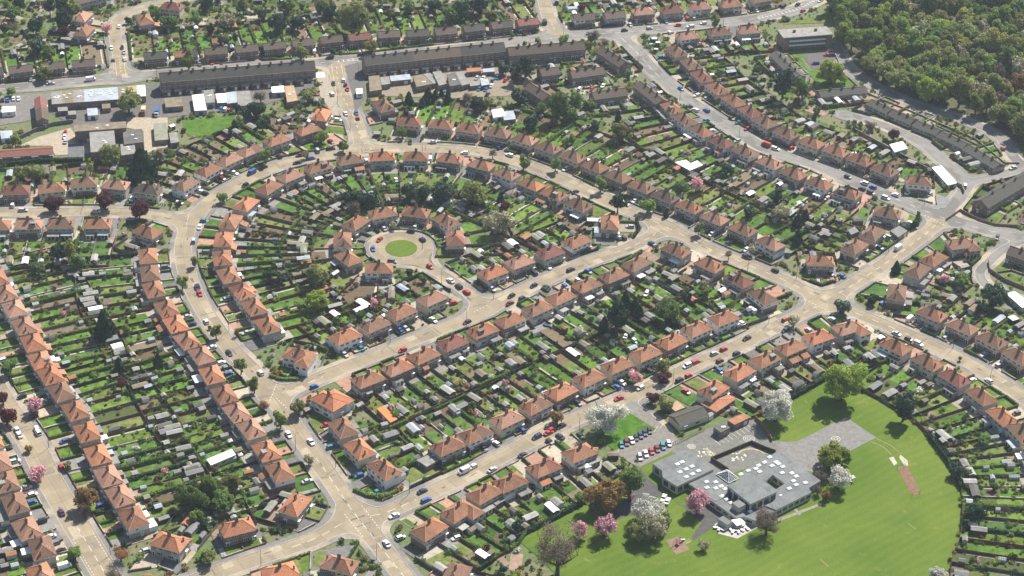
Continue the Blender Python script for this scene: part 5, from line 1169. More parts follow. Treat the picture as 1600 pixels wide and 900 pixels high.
def join(parts, name, mats, kind='stuff'):
    """many transformed copies of meshes as one object; parts = (mesh, matrix, material index)"""
    vs, fs, mi, b = [], [], [], 0
    for me, M, k in parts:
        key = ('np', me.name)
        if key not in CACHE:
            co = np.empty(len(me.vertices)*3, np.float32); me.vertices.foreach_get('co', co); CACHE[key] = (co.reshape(-1,3), [tuple(p.vertices) for p in me.polygons], [p.material_index for p in me.polygons])
        co, polys, mids = CACHE[key]; A = np.array(M)
        vs.append(co @ A[:3,:3].T + A[:3,3]); fs += [tuple(i+b for i in p) for p in polys]; mi += [k+j for j in mids]; b += len(co)
    if not vs: return
    me = bpy.data.meshes.new(name); me.from_pydata(np.concatenate(vs).tolist(), [], fs)
    for x in mats: me.materials.append(x)
    me.polygons.foreach_set('material_index', mi); me.update()
    o = obj(name, me); o['kind'] = kind; return o
def TRS(x, y, z, rz, sx=1, sy=1, sz=1): return Matrix.Translation((x,y,z)) @ Matrix.Rotation(rz, 4, 'Z') @ Matrix.Diagonal((sx,sy,sz,1))
short = lambda r: r
# fences -------------------------------------------------------------------------------------------
FM = [mat('weathered fence', (.135,.10,.07), .95, .3, .5, 3), mat('dark creosote fence', (.075,.05,.035), .95, .3, .5, 3), mat('red brown fence', (.20,.085,.05), .95, .25, .5, 3), mat('grey old fence', (.19,.17,.145), .95, .25, .5, 3)]
FW = ['weathered brown', 'dark creosoted', 'red brown', 'old grey']
def fence_mesh(n, k):
    def mk():
        b = MB(); u = 1.83
        for i in range(n):
            b.box(i*u+.05,(i+1)*u-.05,-.035,.035,.08,1.62+(.03 if i%3 else -.03)); 
            for z in (.35,1.2): b.box(i*u+.05,(i+1)*u-.05,.036,.08,z,z+.08)
        for i in range(n+1): b.box(i*u-.06,i*u+.06,-.06,.06,0,1.72)
        return b.mesh('fence', [FM[k]])
    return cached(('fence',n,k), mk)
def strip_key(a, b): c = (a+b)/2; return depth(c.x,c.y)/max(.3,(b-a).length)**.5
WHERE = {'near':'first garden', 'far':'second garden', 'near end':'end of first garden', 'far end':'end of second garden', 'outer':'outer edge', 'near side':'first forecourt side', 'far side':'second forecourt side', 'near back':'first garden', 'far back':'second garden', 'near front':'first forecourt', 'far front':'second forecourt'}
big, rest = near(FENCES, lambda q: strip_key(q[0],q[1]))
def fence_parts(q):
    a, b = q[0], q[1]; L = (b-a).length; n = max(1, round(L/1.83)); k = hash((round(a.x),round(a.y))) % 4; d = b-a
    return fence_mesh(n, k), k, a, math.atan2(d.y,d.x), L/(n*1.83)
for q in big:
    me, k, a, rz, s = fence_parts(q); o = obj('timber_fence', me, None, (a.x,a.y,.13), rz, (s,1,1)); tag(o, f'{FW[k]} fence, {WHERE[q[3]]}, {q[2]}', 'fence', 'timber fences between the back gardens')
join([(me, TRS(a.x,a.y,.13,rz,s), k) for me,k,a,rz,s in map(fence_parts, rest)], 'distant_timber_fencing', FM)
# low walls -----------------------------------------------------------------------------------------
WM_ = [BRICK, WALL['pebble'], mat('dark low wall', (.12,.09,.075), .9)]; WW = ['red brick','pale concrete','dark brick']
def lowwall_mesh(n, k):
    def mk():
        b = MB(); b.box(0,n,-.12,.12,-.05,.72,0); b.box(-.02,n+.02,-.16,.16,.72,.80,0)
        for i in (0,n): b.box(i-.18,i+.18,-.18,.18,-.05,.95,0)
        return b.mesh('garden wall', [WM_[k]])
    return cached(('lw',n,k), mk)
def wall_parts(q):
    a, b = q[0], q[1]; d = b-a; L = d.length; n = max(1, round(L)); k = hash((round(a.x*3),round(a.y))) % 3; return lowwall_mesh(n,k), k, a, math.atan2(d.y,d.x), L/n
big, rest = near([q for q in WALLS if (q[1]-q[0]).length > .8], lambda q: strip_key(q[0],q[1]))
for q in big:
    me,k,a,rz,s = wall_parts(q); tag(obj('low_garden_wall', me, None, (a.x,a.y,.13), rz, (s,1,1)), f'low {WW[k]} wall, {WHERE[q[3]] if q[3] not in ("near","far") else WHERE[q[3]+" front"]}, {q[2]}', 'garden wall', 'low walls around the gardens')
join([(me, TRS(a.x,a.y,.13,rz,s), k) for me,k,a,rz,s in map(wall_parts, rest)], 'distant_low_walling', WM_)
# foliage -------------------------------------------------------------------------------------------
LEAF = {'mid': leafmat('mid green leaves', (.078,.115,.030)), 'dark': leafmat('dark evergreen', (.017,.036,.018), .5, .1), 'olive': leafmat('olive leaves', (.135,.145,.048)), 'lime': leafmat('fresh lime leaves', (.155,.19,.032), .35), 'bright': leafmat('spring green leaves', (.112,.155,.034)),
        'blue': leafmat('blue green leaves', (.035,.07,.045)), 'maroon': leafmat('maroon leaves', (.065,.018,.022), .5), 'pink': leafmat('pink blossom', (.38,.20,.215), .3, .25), 'white': leafmat('white blossom', (.37,.366,.31), .25, .25), 'golden': leafmat('golden brown leaves', (.17,.108,.038), .4), 'yellow': leafmat('yellow green leaves', (.17,.165,.04), .35), 'bare': leafmat('bare twigs', (.085,.066,.046), .4, .05), 'grey': leafmat('pale budding twigs', (.19,.175,.105), .35, .2), 'rusty': leafmat('rust red twigs', (.16,.065,.035), .4)}
BARK = mat('bark', (.075,.06,.045), .95, .3, 2, 8)
def blobs_points(r, n, blobs, leaf, squash=1.0, fill=.18, holes=True):
    """leaf quads over the shells of several blobs; r: numpy generator; returns verts, faces"""
    w_ = np.array([b[3]**2 for b in blobs]); w_ /= w_.sum(); k = r.choice(len(blobs), n, p=w_); B = np.array(blobs)
    d = r.normal(size=(n,3)); d /= np.linalg.norm(d, axis=1)[:,None]; rad = np.where(r.random(n) < fill, r.random(n)**.4, r.uniform(.82,1.06,n))
    c = B[k,:3]+d*(B[k,3]*rad)[:,None]*np.array([1,1,squash])
    nn = d*.7+r.normal(size=(n,3))*.6+np.array([0,0,.25]); nn /= np.linalg.norm(nn,axis=1)[:,None]
    a = np.cross(nn, r.normal(size=(n,3))); a /= np.linalg.norm(a,axis=1)[:,None]; b = np.cross(nn,a); s = leaf*r.uniform(.6,1.4,n)
    ph = r.uniform(0,6.28,3); g_ = np.sin(c[:,0]*5.2+ph[0])*np.sin(c[:,1]*5.2+ph[1])*np.sin(c[:,2]*4.6+ph[2]); s = np.where((g_ < -.28) & holes, s*.12, s)
    a *= s[:,None]; b *= (s*r.uniform(.55,1,n))[:,None]
    v = np.stack([c-a-b*.6, c+a*.7-b, c+a+b*.6, c-a*.7+b],1).reshape(-1,3); return v
def quads_mesh(name, v, m):
    me = bpy.data.meshes.new(name); n = len(v)//4; me.from_pydata(v.tolist(), [], np.arange(n*4).reshape(n,4).tolist()); me.materials.append(m); me.update(); return me
def bush_mesh(var, kind):
    def mk():
        r = np.random.default_rng(100+var); bl = [(0,0,.5,.62)]+[(r.normal()*.42, r.normal()*.42, r.uniform(.3,.8), r.uniform(.28,.5)) for _ in range(5)]
        return quads_mesh('bush', blobs_points(r, 230, bl, .155), LEAF[kind])
    return cached(('bush',var,kind), mk)
BK = [('mid',5),('dark',1.8),('olive',4),('bright',4),('blue',1.5),('maroon',.7),('yellow',.6),('white',.3),('pink',.25),('golden',.4),('lime',1)]
BWORD = {'mid':'mid green','dark':'dark evergreen','olive':'olive green','bright':'fresh green','blue':'blue green','maroon':'maroon','yellow':'yellow','white':'white flowering','pink':'pink flowering','golden':'golden','lime':'lime green'}
bl = [(x,y,s,ref,sd_,pick(BK),random.randrange(4),random.uniform(0,6.3)) for x,y,s,ref,sd_ in BUSHES if inview(x,y,0,12) and sdf(x,y) > .6]
big, rest = near(bl, lambda q: depth(q[0],q[1])/q[2])
for x,y,s,ref,sd_,k,v,rz in big:
    o = obj('garden_bush', bush_mesh(v,k), None, (x,y,.12), rz, (s,s*random.uniform(.8,1.2),s*random.uniform(.7,1.2))); tag(o, f'{BWORD[k]} bush, {WHERE[sd_]}, {ref}', 'bush', 'bushes in the gardens')
kinds_ = list(BWORD)
join([(bush_mesh(v,k), TRS(x,y,.12,rz,s,s,s*.95), kinds_.index(k)) for x,y,s,ref,sd_,k,v,rz in rest], 'small_shrubbery', [LEAF[k] for k in kinds_])
HK = ['dark','mid','bright','olive']
def hedge_mesh(n, k):
    def mk():
        r = np.random.default_rng(n*7+k); m_ = int(n*46); p = np.stack([r.uniform(0,n,m_), r.uniform(-.5,.5,m_), r.uniform(.0,1,m_)],1)
        f_ = r.integers(0,3,m_); p[:,1] = np.where(f_ == 0, -.5, np.where(f_ == 1, .5, p[:,1])); p[:,2] = np.where(f_ == 2, 1, p[:,2]); p += r.normal(size=p.shape)*.05
        nn = np.where((f_ == 2)[:,None], [0,0,1], np.where((f_ == 0)[:,None],[0,-1,.3],[0,1,.3]))+r.normal(size=p.shape)*.45; a = np.cross(nn, r.normal(size=p.shape)); a /= np.linalg.norm(a,axis=1)[:,None]; b = np.cross(nn,a); b /= np.linalg.norm(b,axis=1)[:,None]; s = r.uniform(.10,.24,m_)[:,None]; a = a*s; b = b*s
        v = np.stack([p-a-b,p+a-b,p+a+b,p-a+b],1).reshape(-1,3); me_v = v.tolist(); fs = np.arange(m_*4).reshape(m_,4).tolist(); o = len(me_v)
        me_v += [(0,-.44,0),(n,-.44,0),(n,.44,0),(0,.44,0),(0,-.42,.94),(n,-.42,.94),(n,.42,.94),(0,.42,.94)]; fs += [tuple(o+i for i in t) for t in ((4,5,6,7),(0,1,5,4),(1,2,6,5),(2,3,7,6),(3,0,4,7))]
        me = bpy.data.meshes.new('hedge'); me.from_pydata(me_v, [], fs); me.materials.append(LEAF[HK[k]]); me.update(); return me
    return cached(('hedge',n,k), mk)
def hedge_parts(q):
    a, b = q[0], q[1]; d = b-a; L = d.length; n = max(1, round(L/2)*2); k = [0,0,1,1,2,3][hash((round(a.x*2),round(a.y))) % 6]; return hedge_mesh(n,k), k, a, math.atan2(d.y,d.x), L/n, q[3], q[2]
big, rest = near([q for q in HEDGES if (q[1]-q[0]).length > 1], lambda q: strip_key(q[0],q[1]))
HW = ['dark green','mid green','bright green','olive']
for q in big:
    me,k,a,rz,s,w_,h_ = hedge_parts(q); tag(obj('hedge', me, None, (a.x,a.y,.1), rz, (s,w_,h_)), f'{HW[k]} hedge, {dict(front="forecourt of",side="side of",back="edge of",end="end of")[q[5]]} {WHERE[q[6]]}, {q[4]}', 'hedge', 'clipped garden hedges')
join([(me, TRS(a.x,a.y,.1,rz,s,w_,h_), k) for me,k,a,rz,s,w_,h_ in map(hedge_parts, rest)], 'distant_hedging', [LEAF[k] for k in HK])
# sheds ---------------------------------------------------------------------------------------------
TIMB = [mat('shed boards', (.17,.12,.08), .95, .3, .6, 4), mat('dark shed boards', (.09,.065,.05), .95, .3), WALL['pebble'], WALL['white'], mat('green painted boards', (.06,.12,.08), .8)]
SR = [EXTC['grey'], BROOF['grey'], BROOF['dark'], EXTC['white'], BROOF['rust'], BROOF['slate'], BROOF['green'], BROOF['light'], BROOF['brown']]
SRW = ['grey','felt','dark','white','rusty','slate','mossy','pale','brown']
def shed_meshes(kind, w, l, wk, rk):
    key = (kind, round(w*2)/2, round(l*2)/2, wk, rk); w, l = key[1], key[2]
    def mk():
        h = 2.1 if kind != 'garage' else 2.3; x = w/2; y = l/2; rise = .55 if kind != 'garage' else .5
        b = MB(); b.solid([(-y,-x,-.1),(y,-x,-.1),(y,x,-.1),(-y,x,-.1),(-y,-x,h),(y,-x,h),(y,x,h),(-y,x,h),(-y,0,h+rise),(y,0,h+rise)], [(0,1,5,4),(2,3,7,6),(1,2,6,9,5),(3,0,4,8,7)], 0)
        r = MB(); o = .15
        r.solid([(-y-o,-x-o,h-.06),(y+o,-x-o,h-.06),(y+o,0,h+rise+.02),(-y-o,0,h+rise+.02),(-y-o,x+o,h-.06),(y+o,x+o,h-.06),(-y-o,-x-o,h+.02),(y+o,-x-o,h+.02),(y+o,0,h+rise+.1),(-y-o,0,h+rise+.1),(-y-o,x+o,h+.02),(y+o,x+o,h+.02)], [(6,7,8,9),(9,8,11,10),(0,1,7,6),(5,4,10,11),(1,2,8,7),(2,5,11,8),(3,0,6,9),(4,3,9,10),(1,0,3,2),(2,3,4,5)], 0)
        d = MB(); dw = .45 if kind != 'garage' else min(1.1, x*.8); d.box(-y-.06,-y+.02,-dw,dw,0,1.95,0)
        return (b.mesh('wall',[TIMB[wk]]), r.mesh('roof',[SR[rk]]), d.mesh('door',[DOORS[(wk+rk)%5]]))
    return cached(key, mk)
def green_meshes(w, l):
    key = ('gh', round(w*2)/2, round(l*2)/2); w, l = key[1], key[2]
    def mk():
        g = MB(); x, y, h = w/2, l/2, 1.6; g.solid([(-y,-x,0),(y,-x,0),(y,x,0),(-y,x,0),(-y,-x,h),(y,-x,h),(y,x,h),(-y,x,h),(-y,0,h+.6),(y,0,h+.6)], [(0,1,5,4),(2,3,7,6),(1,2,6,9,5),(3,0,4,8,7),(4,5,9,8),(6,7,8,9)], 0)
        b = MB(); n = 4
        for i in range(n+1):
            t = -y+l*i/n
            for s in (-1,1): b.box(t-.04,t+.04,s*x-.04,s*x+.04,0,h); b.tube([(t,s*x,h),(t,0,h+.62)], [.05,.05], 4)
        b.tube([(-y,0,h+.62),(y,0,h+.62)],[.05,.05],4)
        return g.mesh('glazing',[mat('greenhouse glass',(.30,.34,.33),.15,.2,spec=.6)]), b.mesh('frame',[FRAME])
    return cached(key, mk)
sh = []
for q in SHEDS:
    rk = random.choices(range(9), [4,4,3,1.2,.6,2,1.6,1.1,1.6])[0]; wk = random.choices(range(5), [3,2,2.5,1.2,.5])[0]; sh.append((*q, wk, rk))
WH = {'end':'end of', 'house':'head of', 'middle':'middle of'}
rest_all = []
for kind, name, word in (('shed','garden_shed','shed'),('garage','garden_garage','garage'),('greenhouse','greenhouse','greenhouse')):
    big, rest = near([q for q in sh if q[5] == kind and inview(q[0],q[1],1,10)], lambda q: depth(q[0],q[1])/(q[3]*q[4])**.5)
    for x,y,rz,w_,l_,_,ref,where,sd_,wk,rk in big:
        look = f'{SRW[rk]} roofed {word}' if kind != 'greenhouse' else 'glass greenhouse'
        r = thing(name, f'{look} {WH[where]} {WHERE[sd_]}, {ref}', word, (x,y,.14), rz, f'{word}s in the back gardens')
        if kind == 'greenhouse': g, b = green_meshes(w_,l_); obj('glazing', g, r); obj('frame', b, r)
        else:
            a, b, c = shed_meshes(kind,w_,l_,wk,rk); obj('wall',a,r); obj('roof',b,r); obj('door',c,r)
    rest_all += [(kind,)+q for q in rest]
if rest_all:
    parts, mats_ = [], SR+TIMB+DOORS
    for kind,x,y,rz,w_,l_,_,ref,where,sd_,wk,rk in rest_all:
        if kind == 'greenhouse': continue
        a,b,c = shed_meshes(kind,w_,l_,wk,rk); M = TRS(x,y,.14,rz)
        parts += [(a,M,9+wk),(b,M,rk),(c,M,14+(wk+rk)%5)]
    join(parts, 'distant_outbuildings', mats_)
# ------------------------------------------------------------------ trees
def trunk_mesh(kind, var, hc, R):
    """trunk with limbs, unit crown radius 1 and crown centre at height hc"""
    def mk():
        r = random.Random(var*31+len(kind)); b = MB(); t = .075
        top = hc+.35
        b.tube([(0,0,-.08),(.02,0,hc*.3),(-.01,.02,hc*.65),(0,0,top)], [t*1.5,t,t*.8,t*.3], 7)
        for i in range(9 if kind != 'bare' else 16):
            a = i*2.4+r.random(); z0 = hc*r.uniform(.35,.8); l = r.uniform(.5,.85)
            p = Vector((math.cos(a)*l, math.sin(a)*l, z0+l*r.uniform(.5,1.0))); m_ = Vector((0,0,z0)).lerp(p,.5)+Vector((0,0,-.06))
            b.tube([(0,0,z0), tuple(m_), tuple(p)], [t*.55,t*.36,t*.12], 5)
            if kind == 'bare':
                for j in range(5):
                    q = Vector((0,0,z0)).lerp(p, r.uniform(.4,.95)); e = q+Vector((r.uniform(-.4,.4), r.uniform(-.4,.4), r.uniform(.15,.5))); b.tube([tuple(q), tuple(e)], [t*.2,t*.06], 4)
        return b.mesh('trunk', [BARK])
    return cached(('trunk',kind,var,round(hc,2)), mk)
SHAPE = {'round': (1.08, .95), 'tall': (1.6, 1.45), 'cone': (1.5, 1.48), 'poplar': (2.7, 2.6), 'cedar': (1.25, 1.25), 'willow': (.98, .95)}
def crown_mesh(shape, leaf, var, hi, thin=1.0):
    hc, sq = SHAPE[shape]
    def mk():
        r = np.random.default_rng(var*17+hi*5+len(shape)); n = {0: 900, 1: 2200, 2: 5600, 3: 13000}[hi]; ls = {0: .125, 1: .085, 2: .058, 3: .038}[hi]
        if thin < .55: n = int(n*1.3); ls *= .38
        elif thin < 1: n = int(n*thin); ls *= .85
        if shape in ('cone','cedar'):
            m_ = int(n*1.5); t = 1-np.sqrt(r.random(m_)); a = r.uniform(0,6.283,m_); wide = 1.0 if shape == 'cedar' else .82
            lump = 1+.16*np.sin(a*3+t*9+var)+.10*np.sin(a*7-t*17)+.10*np.sin(t*26)
            prof = np.minimum((1-t)**.72*1.15, .55+t*3.2)*wide*lump; q = prof*np.where(r.random(m_) < .25, r.uniform(.4,1,m_), r.uniform(.86,1.04,m_))
            c = np.stack([np.cos(a)*q, np.sin(a)*q, hc-sq*.97+2*sq*t*.97+r.normal(size=m_)*.03],1); nn = np.stack([np.cos(a),np.sin(a),np.full(m_,.35)],1)+r.normal(size=(m_,3))*.5
            u = np.cross(nn, r.normal(size=(m_,3))); u /= np.linalg.norm(u,axis=1)[:,None]; w2 = np.cross(nn,u); w2 /= np.linalg.norm(w2,axis=1)[:,None]; sz = ls*r.uniform(.7,1.5,m_)[:,None]; u = u*sz; w2 = w2*sz
            v = np.stack([c-u-w2*.6,c+u*.7-w2,c+u+w2*.6,c-u*.7+w2],1).reshape(-1,3)
            co = []                                          # the shaded inner mass
            for k in range(10):
                a0, a1 = k*.6283, (k+1)*.6283; zb, zm, zt = hc-sq*.8, hc-sq*.5, hc+sq*.85
                co += [(np.cos(a0)*.4*wide,np.sin(a0)*.4*wide,zb),(np.cos(a1)*.4*wide,np.sin(a1)*.4*wide,zb),(np.cos(a1)*.66*wide,np.sin(a1)*.66*wide,zm),(np.cos(a0)*.66*wide,np.sin(a0)*.66*wide,zm)]
                co += [(np.cos(a0)*.66*wide,np.sin(a0)*.66*wide,zm),(np.cos(a1)*.66*wide,np.sin(a1)*.66*wide,zm),(np.cos(a1)*.05,np.sin(a1)*.05,zt),(np.cos(a0)*.05,np.sin(a0)*.05,zt)]
            v = np.concatenate([v, np.array(co)])
        else:
            k = 15 if hi < 2 else 26; bl = [(0,0,hc,.62)]
            for i in range(k):
                d = r.normal(size=3); d /= np.linalg.norm(d); q = r.uniform(.40,.80); s = r.uniform(.16,.46)
                zz = d[2]*q*sq
                bl.append((d[0]*q*(1.0 if shape != 'poplar' else .8), d[1]*q, hc+zz*(1 if d[2] > 0 else .8), s*(1 if shape != 'tall' else .92)))
            v = blobs_points(r, n, bl, ls, .95, .22 if thin == 1 else .6)
            if shape == 'willow': v[:,2] -= np.clip(np.hypot(v[:,0],v[:,1])-.45,0,1)*.6
        return quads_mesh('crown', v, LEAF[leaf])
    return cached(('crown',shape,leaf,var,hi,thin), mk)
TW_ = {'mid':'green','dark':'dark evergreen','olive':'olive budding','lime':'bright lime green','bright':'fresh green','blue':'blue green','maroon':'maroon leaved','pink':'pink blossoming','white':'white blossoming','golden':'golden brown','yellow':'yellow green','bare':'bare brown','grey':'pale budding','rusty':'rust coloured'}
NT = [0]
def tree(x, y, Rm, leaf, shape='round', label=None, group=None, hi=None, name=None, var=None):
    s = Rm*scale_at(x,y); hi = hi if hi is not None else (0 if s < 7 else 1 if s < 15 else 2 if s < 24 else 3); NT[0] += 1; var = NT[0] % 4 if var is None else var
    hc, sq = SHAPE[shape]; thin = {'bare': .5, 'grey': .6, 'rusty': .5, 'white': .75, 'pink': .75}.get(leaf, 1.0)
    name = name or {'cone':'conifer_tree','cedar':'conifer_tree','poplar':'poplar_tree','willow':'willow_tree'}.get(shape, {'pink':'cherry_tree','white':'blossom_tree','bare':'bare_tree','grey':'budding_tree'}.get(leaf,'leafy_tree'))
    r = thing(name, label, 'tree', (x,y,.08), random.uniform(0,6.28), group, (Rm*random.uniform(.86,1.14), Rm*random.uniform(.86,1.14), Rm*random.uniform(.92,1.08)*(1.12 if s > 26 and leaf == 'lime' else 1)))
    obj('trunk', trunk_mesh('bare' if thin < .55 else 'leafy', var, hc, 1), r); obj('crown', crown_mesh(shape, leaf, var, hi, thin), r)
    return r
def near_house(x, y):
    d = np.hypot(hc[:,0]-x, hc[:,1]-y); return HOUSES[int(d.argmin())]['ref']
def road_word(x, y):
    j = int((y-GY0)/GS); i = int((x-GX0)/GS)
    if not (0 <= i < NX and 0 <= j < NY): return 'the far gardens', 99
    k = int(FD[:,j,i].argmin()); return ('the roundabout' if k == len(rnames) else ROADS[rnames[k]][3]), float(FD[k,j,i])
SW = {'round':'round','tall':'tall','cone':'conical','poplar':'slim','cedar':'broad conical','willow':'weeping'}
TREES = """284 440 9 bright tall;337 517 9 bright tall;376 572 9 bright tall;397 598 11 bright tall;438 655 10 bright tall;466 637 12 olive round;347 309 8 bright round;304 407 7 olive tall;412 633 9 rusty round;482 719 8 grey round;328 512 3 mid round
818 252 9 bright tall;868 256 8 bright tall;939 286 9 bright tall;966 316 11 dark tall;1012 321 11 bright round;1092 355 8 bright tall;1041 332 5 dark cone;1139 397 6 grey tall;1174 388 7 grey tall;536 229 8 bright round;415 242 9 bright tall;629 207 8 bright round;502 214 10 bright round;478 242 6 grey round;770 237 7 grey tall;1316 479 11 blue round;1240 501 10 grey round
945 650 27 white round;1214 633 25 white round;1317 597 29 lime round;1415 632 17 dark tall;1298 712 20 lime round;1317 713 14 bright round;1312 744 20 white round;1199 815 22 bare round;948 771 25 golden round;985 749 21 mid tall;1012 796 24 white round;1091 785 18 pink round;945 820 19 pink round;906 828 14 pink round;873 852 36 bare tall;1022 822 22 grey round;1000 829 16 olive round;930 792 13 bare round;1040 815 12 olive round;1291 774 8 golden round;1278 766 8 bare round;1284 742 10 bare round;1495 736 10 dark round;1525 800 14 dark round;1465 895 14 white round;1512 738 7 mid round;1100 852 8 grey round
992 588 12 pink round;1037 572 12 olive round;1035 590 9 maroon round;869 652 10 golden round;1020 621 10 maroon round;1044 586 7 golden round;966 494 18 dark tall;944 507 9 dark cone;978 468 9 dark cone;992 476 9 dark cone;999 486 9 dark cone;1042 484 18 mid round;1055 498 9 bright round;1074 466 8 dark tall;1500 560 4 mid round
162 505 17 dark cone;186 570 9 dark cone;247 563 8 dark cone;107 388 10 yellow poplar;90 396 11 dark tall;222 258 20 dark cedar;172 240 17 olive round;83 316 13 maroon round;163 314 12 maroon round;217 329 14 maroon round;120 410 13 mid round;60 418 11 mid round;120 335 0 mid round
10 650 13 maroon round;4 622 10 maroon round;53 632 13 pink round;12 574 12 mid round;58 741 13 pink round;132 780 17 golden round;132 797 12 bare round;117 863 11 bright round;188 866 12 rusty round;178 902 14 bare round;300 775 22 mid round;326 764 20 mid round;347 782 17 mid round;362 752 15 olive round;300 768 14 dark round;105 727 7 olive round;44 701 6 golden round;326 870 12 olive round;370 518 5 rusty tall;308 806 11 bright round;345 800 8 bright round
780 345 20 grey round;741 301 18 olive round;782 308 7 dark cone;720 305 5 dark cone;641 298 13 dark round;662 300 13 dark round;690 300 16 dark round;560 308 14 dark round;578 312 12 dark round;545 310 11 dark round;492 430 18 olive round;495 467 15 lime round;470 477 10 olive round;553 325 11 bare round;790 322 8 maroon round;615 352 6 grey round;1038 300 0 mid round;770 330 10 mid round;640 426 6 dark round;660 435 7 mid round;420 430 8 dark round;440 436 8 dark round;427 440 7 maroon round
871 163 17 mid tall;900 160 12 bright tall;1117 31 9 bright tall;805 115 10 dark tall;822 105 14 dark round;930 197 8 dark tall;972 204 16 olive round;966 181 6 dark cone;810 150 13 dark round;785 108 8 dark round;845 170 10 mid round;830 190 12 dark round;887 178 13 mid round;881 62 7 bright round;840 62 6 olive round;930 56 9 bare round;800 55 4 mid round;820 68 4 bright round;1056 298 0 mid round
1225 130 15 dark tall;1255 135 13 mid tall;1300 112 19 lime willow;1553 459 18 dark round;1216 303 11 dark tall;1220 330 14 grey round;1247 343 8 dark cone;1259 335 7 dark cone;1247 369 9 dark cone;1088 288 12 pink round;1065 293 12 mid round;1170 330 8 dark round;1135 262 10 dark round;1401 417 7 dark cone;1365 466 9 dark round;1491 361 5 bright round;1503 436 12 bright round;1476 437 8 pink round;1545 130 0 mid round;1358 195 8 bare tall;1430 350 6 dark round
639 153 7 dark cone;669 149 8 dark cone;660 160 5 dark cone;680 150 6 dark cone;700 150 7 dark cone;690 146 5 dark cone;747 161 12 dark round;757 164 8 mid round;732 152 9 bare round;200 158 18 olive round;385 175 10 dark round;400 168 14 dark round;372 192 9 mid round;410 195 10 dark round;480 150 9 olive round;487 143 7 olive round;407 150 10 bare round;415 185 8 mid round;60 270 12 olive round;35 270 10 olive round;140 258 6 yellow poplar;250 240 10 grey round;75 320 0 mid round
77 8 9 dark tall;95 10 9 dark tall;112 12 11 olive round;55 40 12 dark round;100 30 14 dark round;58 72 12 dark round;75 82 12 mid round;70 112 12 olive round;100 50 9 maroon round;166 44 8 pink round;294 92 10 bright tall;200 32 5 dark round;265 35 12 mid round;245 20 8 mid round;330 45 7 dark tall;367 58 6 dark tall;350 60 9 olive round;355 30 14 grey round;550 27 24 olive round;575 12 12 bare round;530 22 9 dark round;515 18 10 dark round;410 22 9 dark round;435 35 14 dark round;465 34 12 dark round;7 45 7 dark round;20 20 10 mid round;30 5 10 dark round;580 72 11 yellow round;470 82 11 olive round;410 75 9 olive round;720 15 14 dark round;750 8 14 dark round;705 20 11 mid round;765 22 11 olive round;520 80 6 dark round;18 142 7 bright round;500 8 12 olive round;640 10 10 mid round;610 20 8 olive round;680 8 10 dark round;322 6 10 dark round;450 8 10 mid round;380 8 12 olive round"""
seen_tree = {}
for ln in TREES.replace('\n', ';').split(';'):
    px, py, rp, leaf, shape = ln.split(); px, py, rp = float(px), float(py), float(rp)*1.13
    if rp < 1: continue
    hc_, sq_ = SHAPE[shape]; Rm = rp/px_scale(py)
    if shape in ('tall','poplar','cone','cedar'): Rm = Rm
    g_ = G(px, py, Rm*hc_); Rm = rp/scale_at(g_.x, g_.y); g_ = G(px, py, Rm*hc_)
    rw, dist = road_word(g_.x, g_.y)
    size = 'small' if Rm < 2.4 else 'medium' if Rm < 3.8 else 'large'
    shape_w = SW[shape] if shape not in ('cone','poplar','cedar','willow') or leaf != 'x' else ''
    if inside(g_, EXCL[0]): lab = f'{size} {shape_w} {TW_[leaf]} tree on the school grounds'
    elif dist < 3.5: lab = f'{size} {shape_w} {TW_[leaf]} street tree by {near_house(g_.x,g_.y)}'
    else: lab = f'{size} {shape_w} {TW_[leaf]} garden tree by {near_house(g_.x,g_.y)}'
    tree(g_.x, g_.y, Rm, leaf, shape, lab, 'trees on the streets and in the gardens')
for x,y,s,ref,sd_ in random.sample(SMALLTREES, min(150,len(SMALLTREES))):
    if not inview(x,y,0,10): continue
    lf = random.choices(['mid','olive','bright','dark','grey','bare','maroon','pink','white','yellow','golden'], [5,4,4,3,3,2,1,.8,.8,.6,.6])[0]
    tree(x, y, s, lf, random.choice(['round','round','tall']), f'small {TW_[lf]} tree, {WHERE[sd_]}, {ref}', 'small trees in the back gardens')
# the wood
wood_kinds = [('olive',7),('mid',3),('grey',1.3),('golden',.35),('dark',.3),('yellow',.8),('bright',3.5),('bare',.3),('lime',.9)]
cand = []; rr_ = random.Random(5)
for _ in range(5200):
    px, py = rr_.uniform(1285,1680), rr_.uniform(-60,236); g_ = G(px, py)
    if not inside(g_, woodw): continue
    if all((g_-q[0]).length > (q[1]+5.2)*.72 for q in cand): cand.append((g_, rr_.uniform(4.4,8.2)))
edge_n = 0
for g_, Rm in cand:
    px, py = P(g_.x, g_.y, Rm*2)
    if px > 1650 or py < -40: continue
    k = pick(wood_kinds); rim = not all(inside(g_+Vector((math.cos(a)*11, math.sin(a)*11)), woodw) for a in (0,1,2,3,4,5))
    if rim: k = random.choice(['lime','bright','olive','bright','olive'])
    lab = f'{TW_[k]} broad crowned tree on the rim of the wood' if rim else f'{TW_[k]} broad crowned tree standing inside the wood'
    tree(g_.x, g_.y, Rm, k, 'tall' if rr_.random() < .45 else 'round', lab, ('rim' if rim else 'inner')+f' {TW_[k]} trees of the wood', name='woodland_tree', hi=2 if k not in ('bare','grey') else 1)
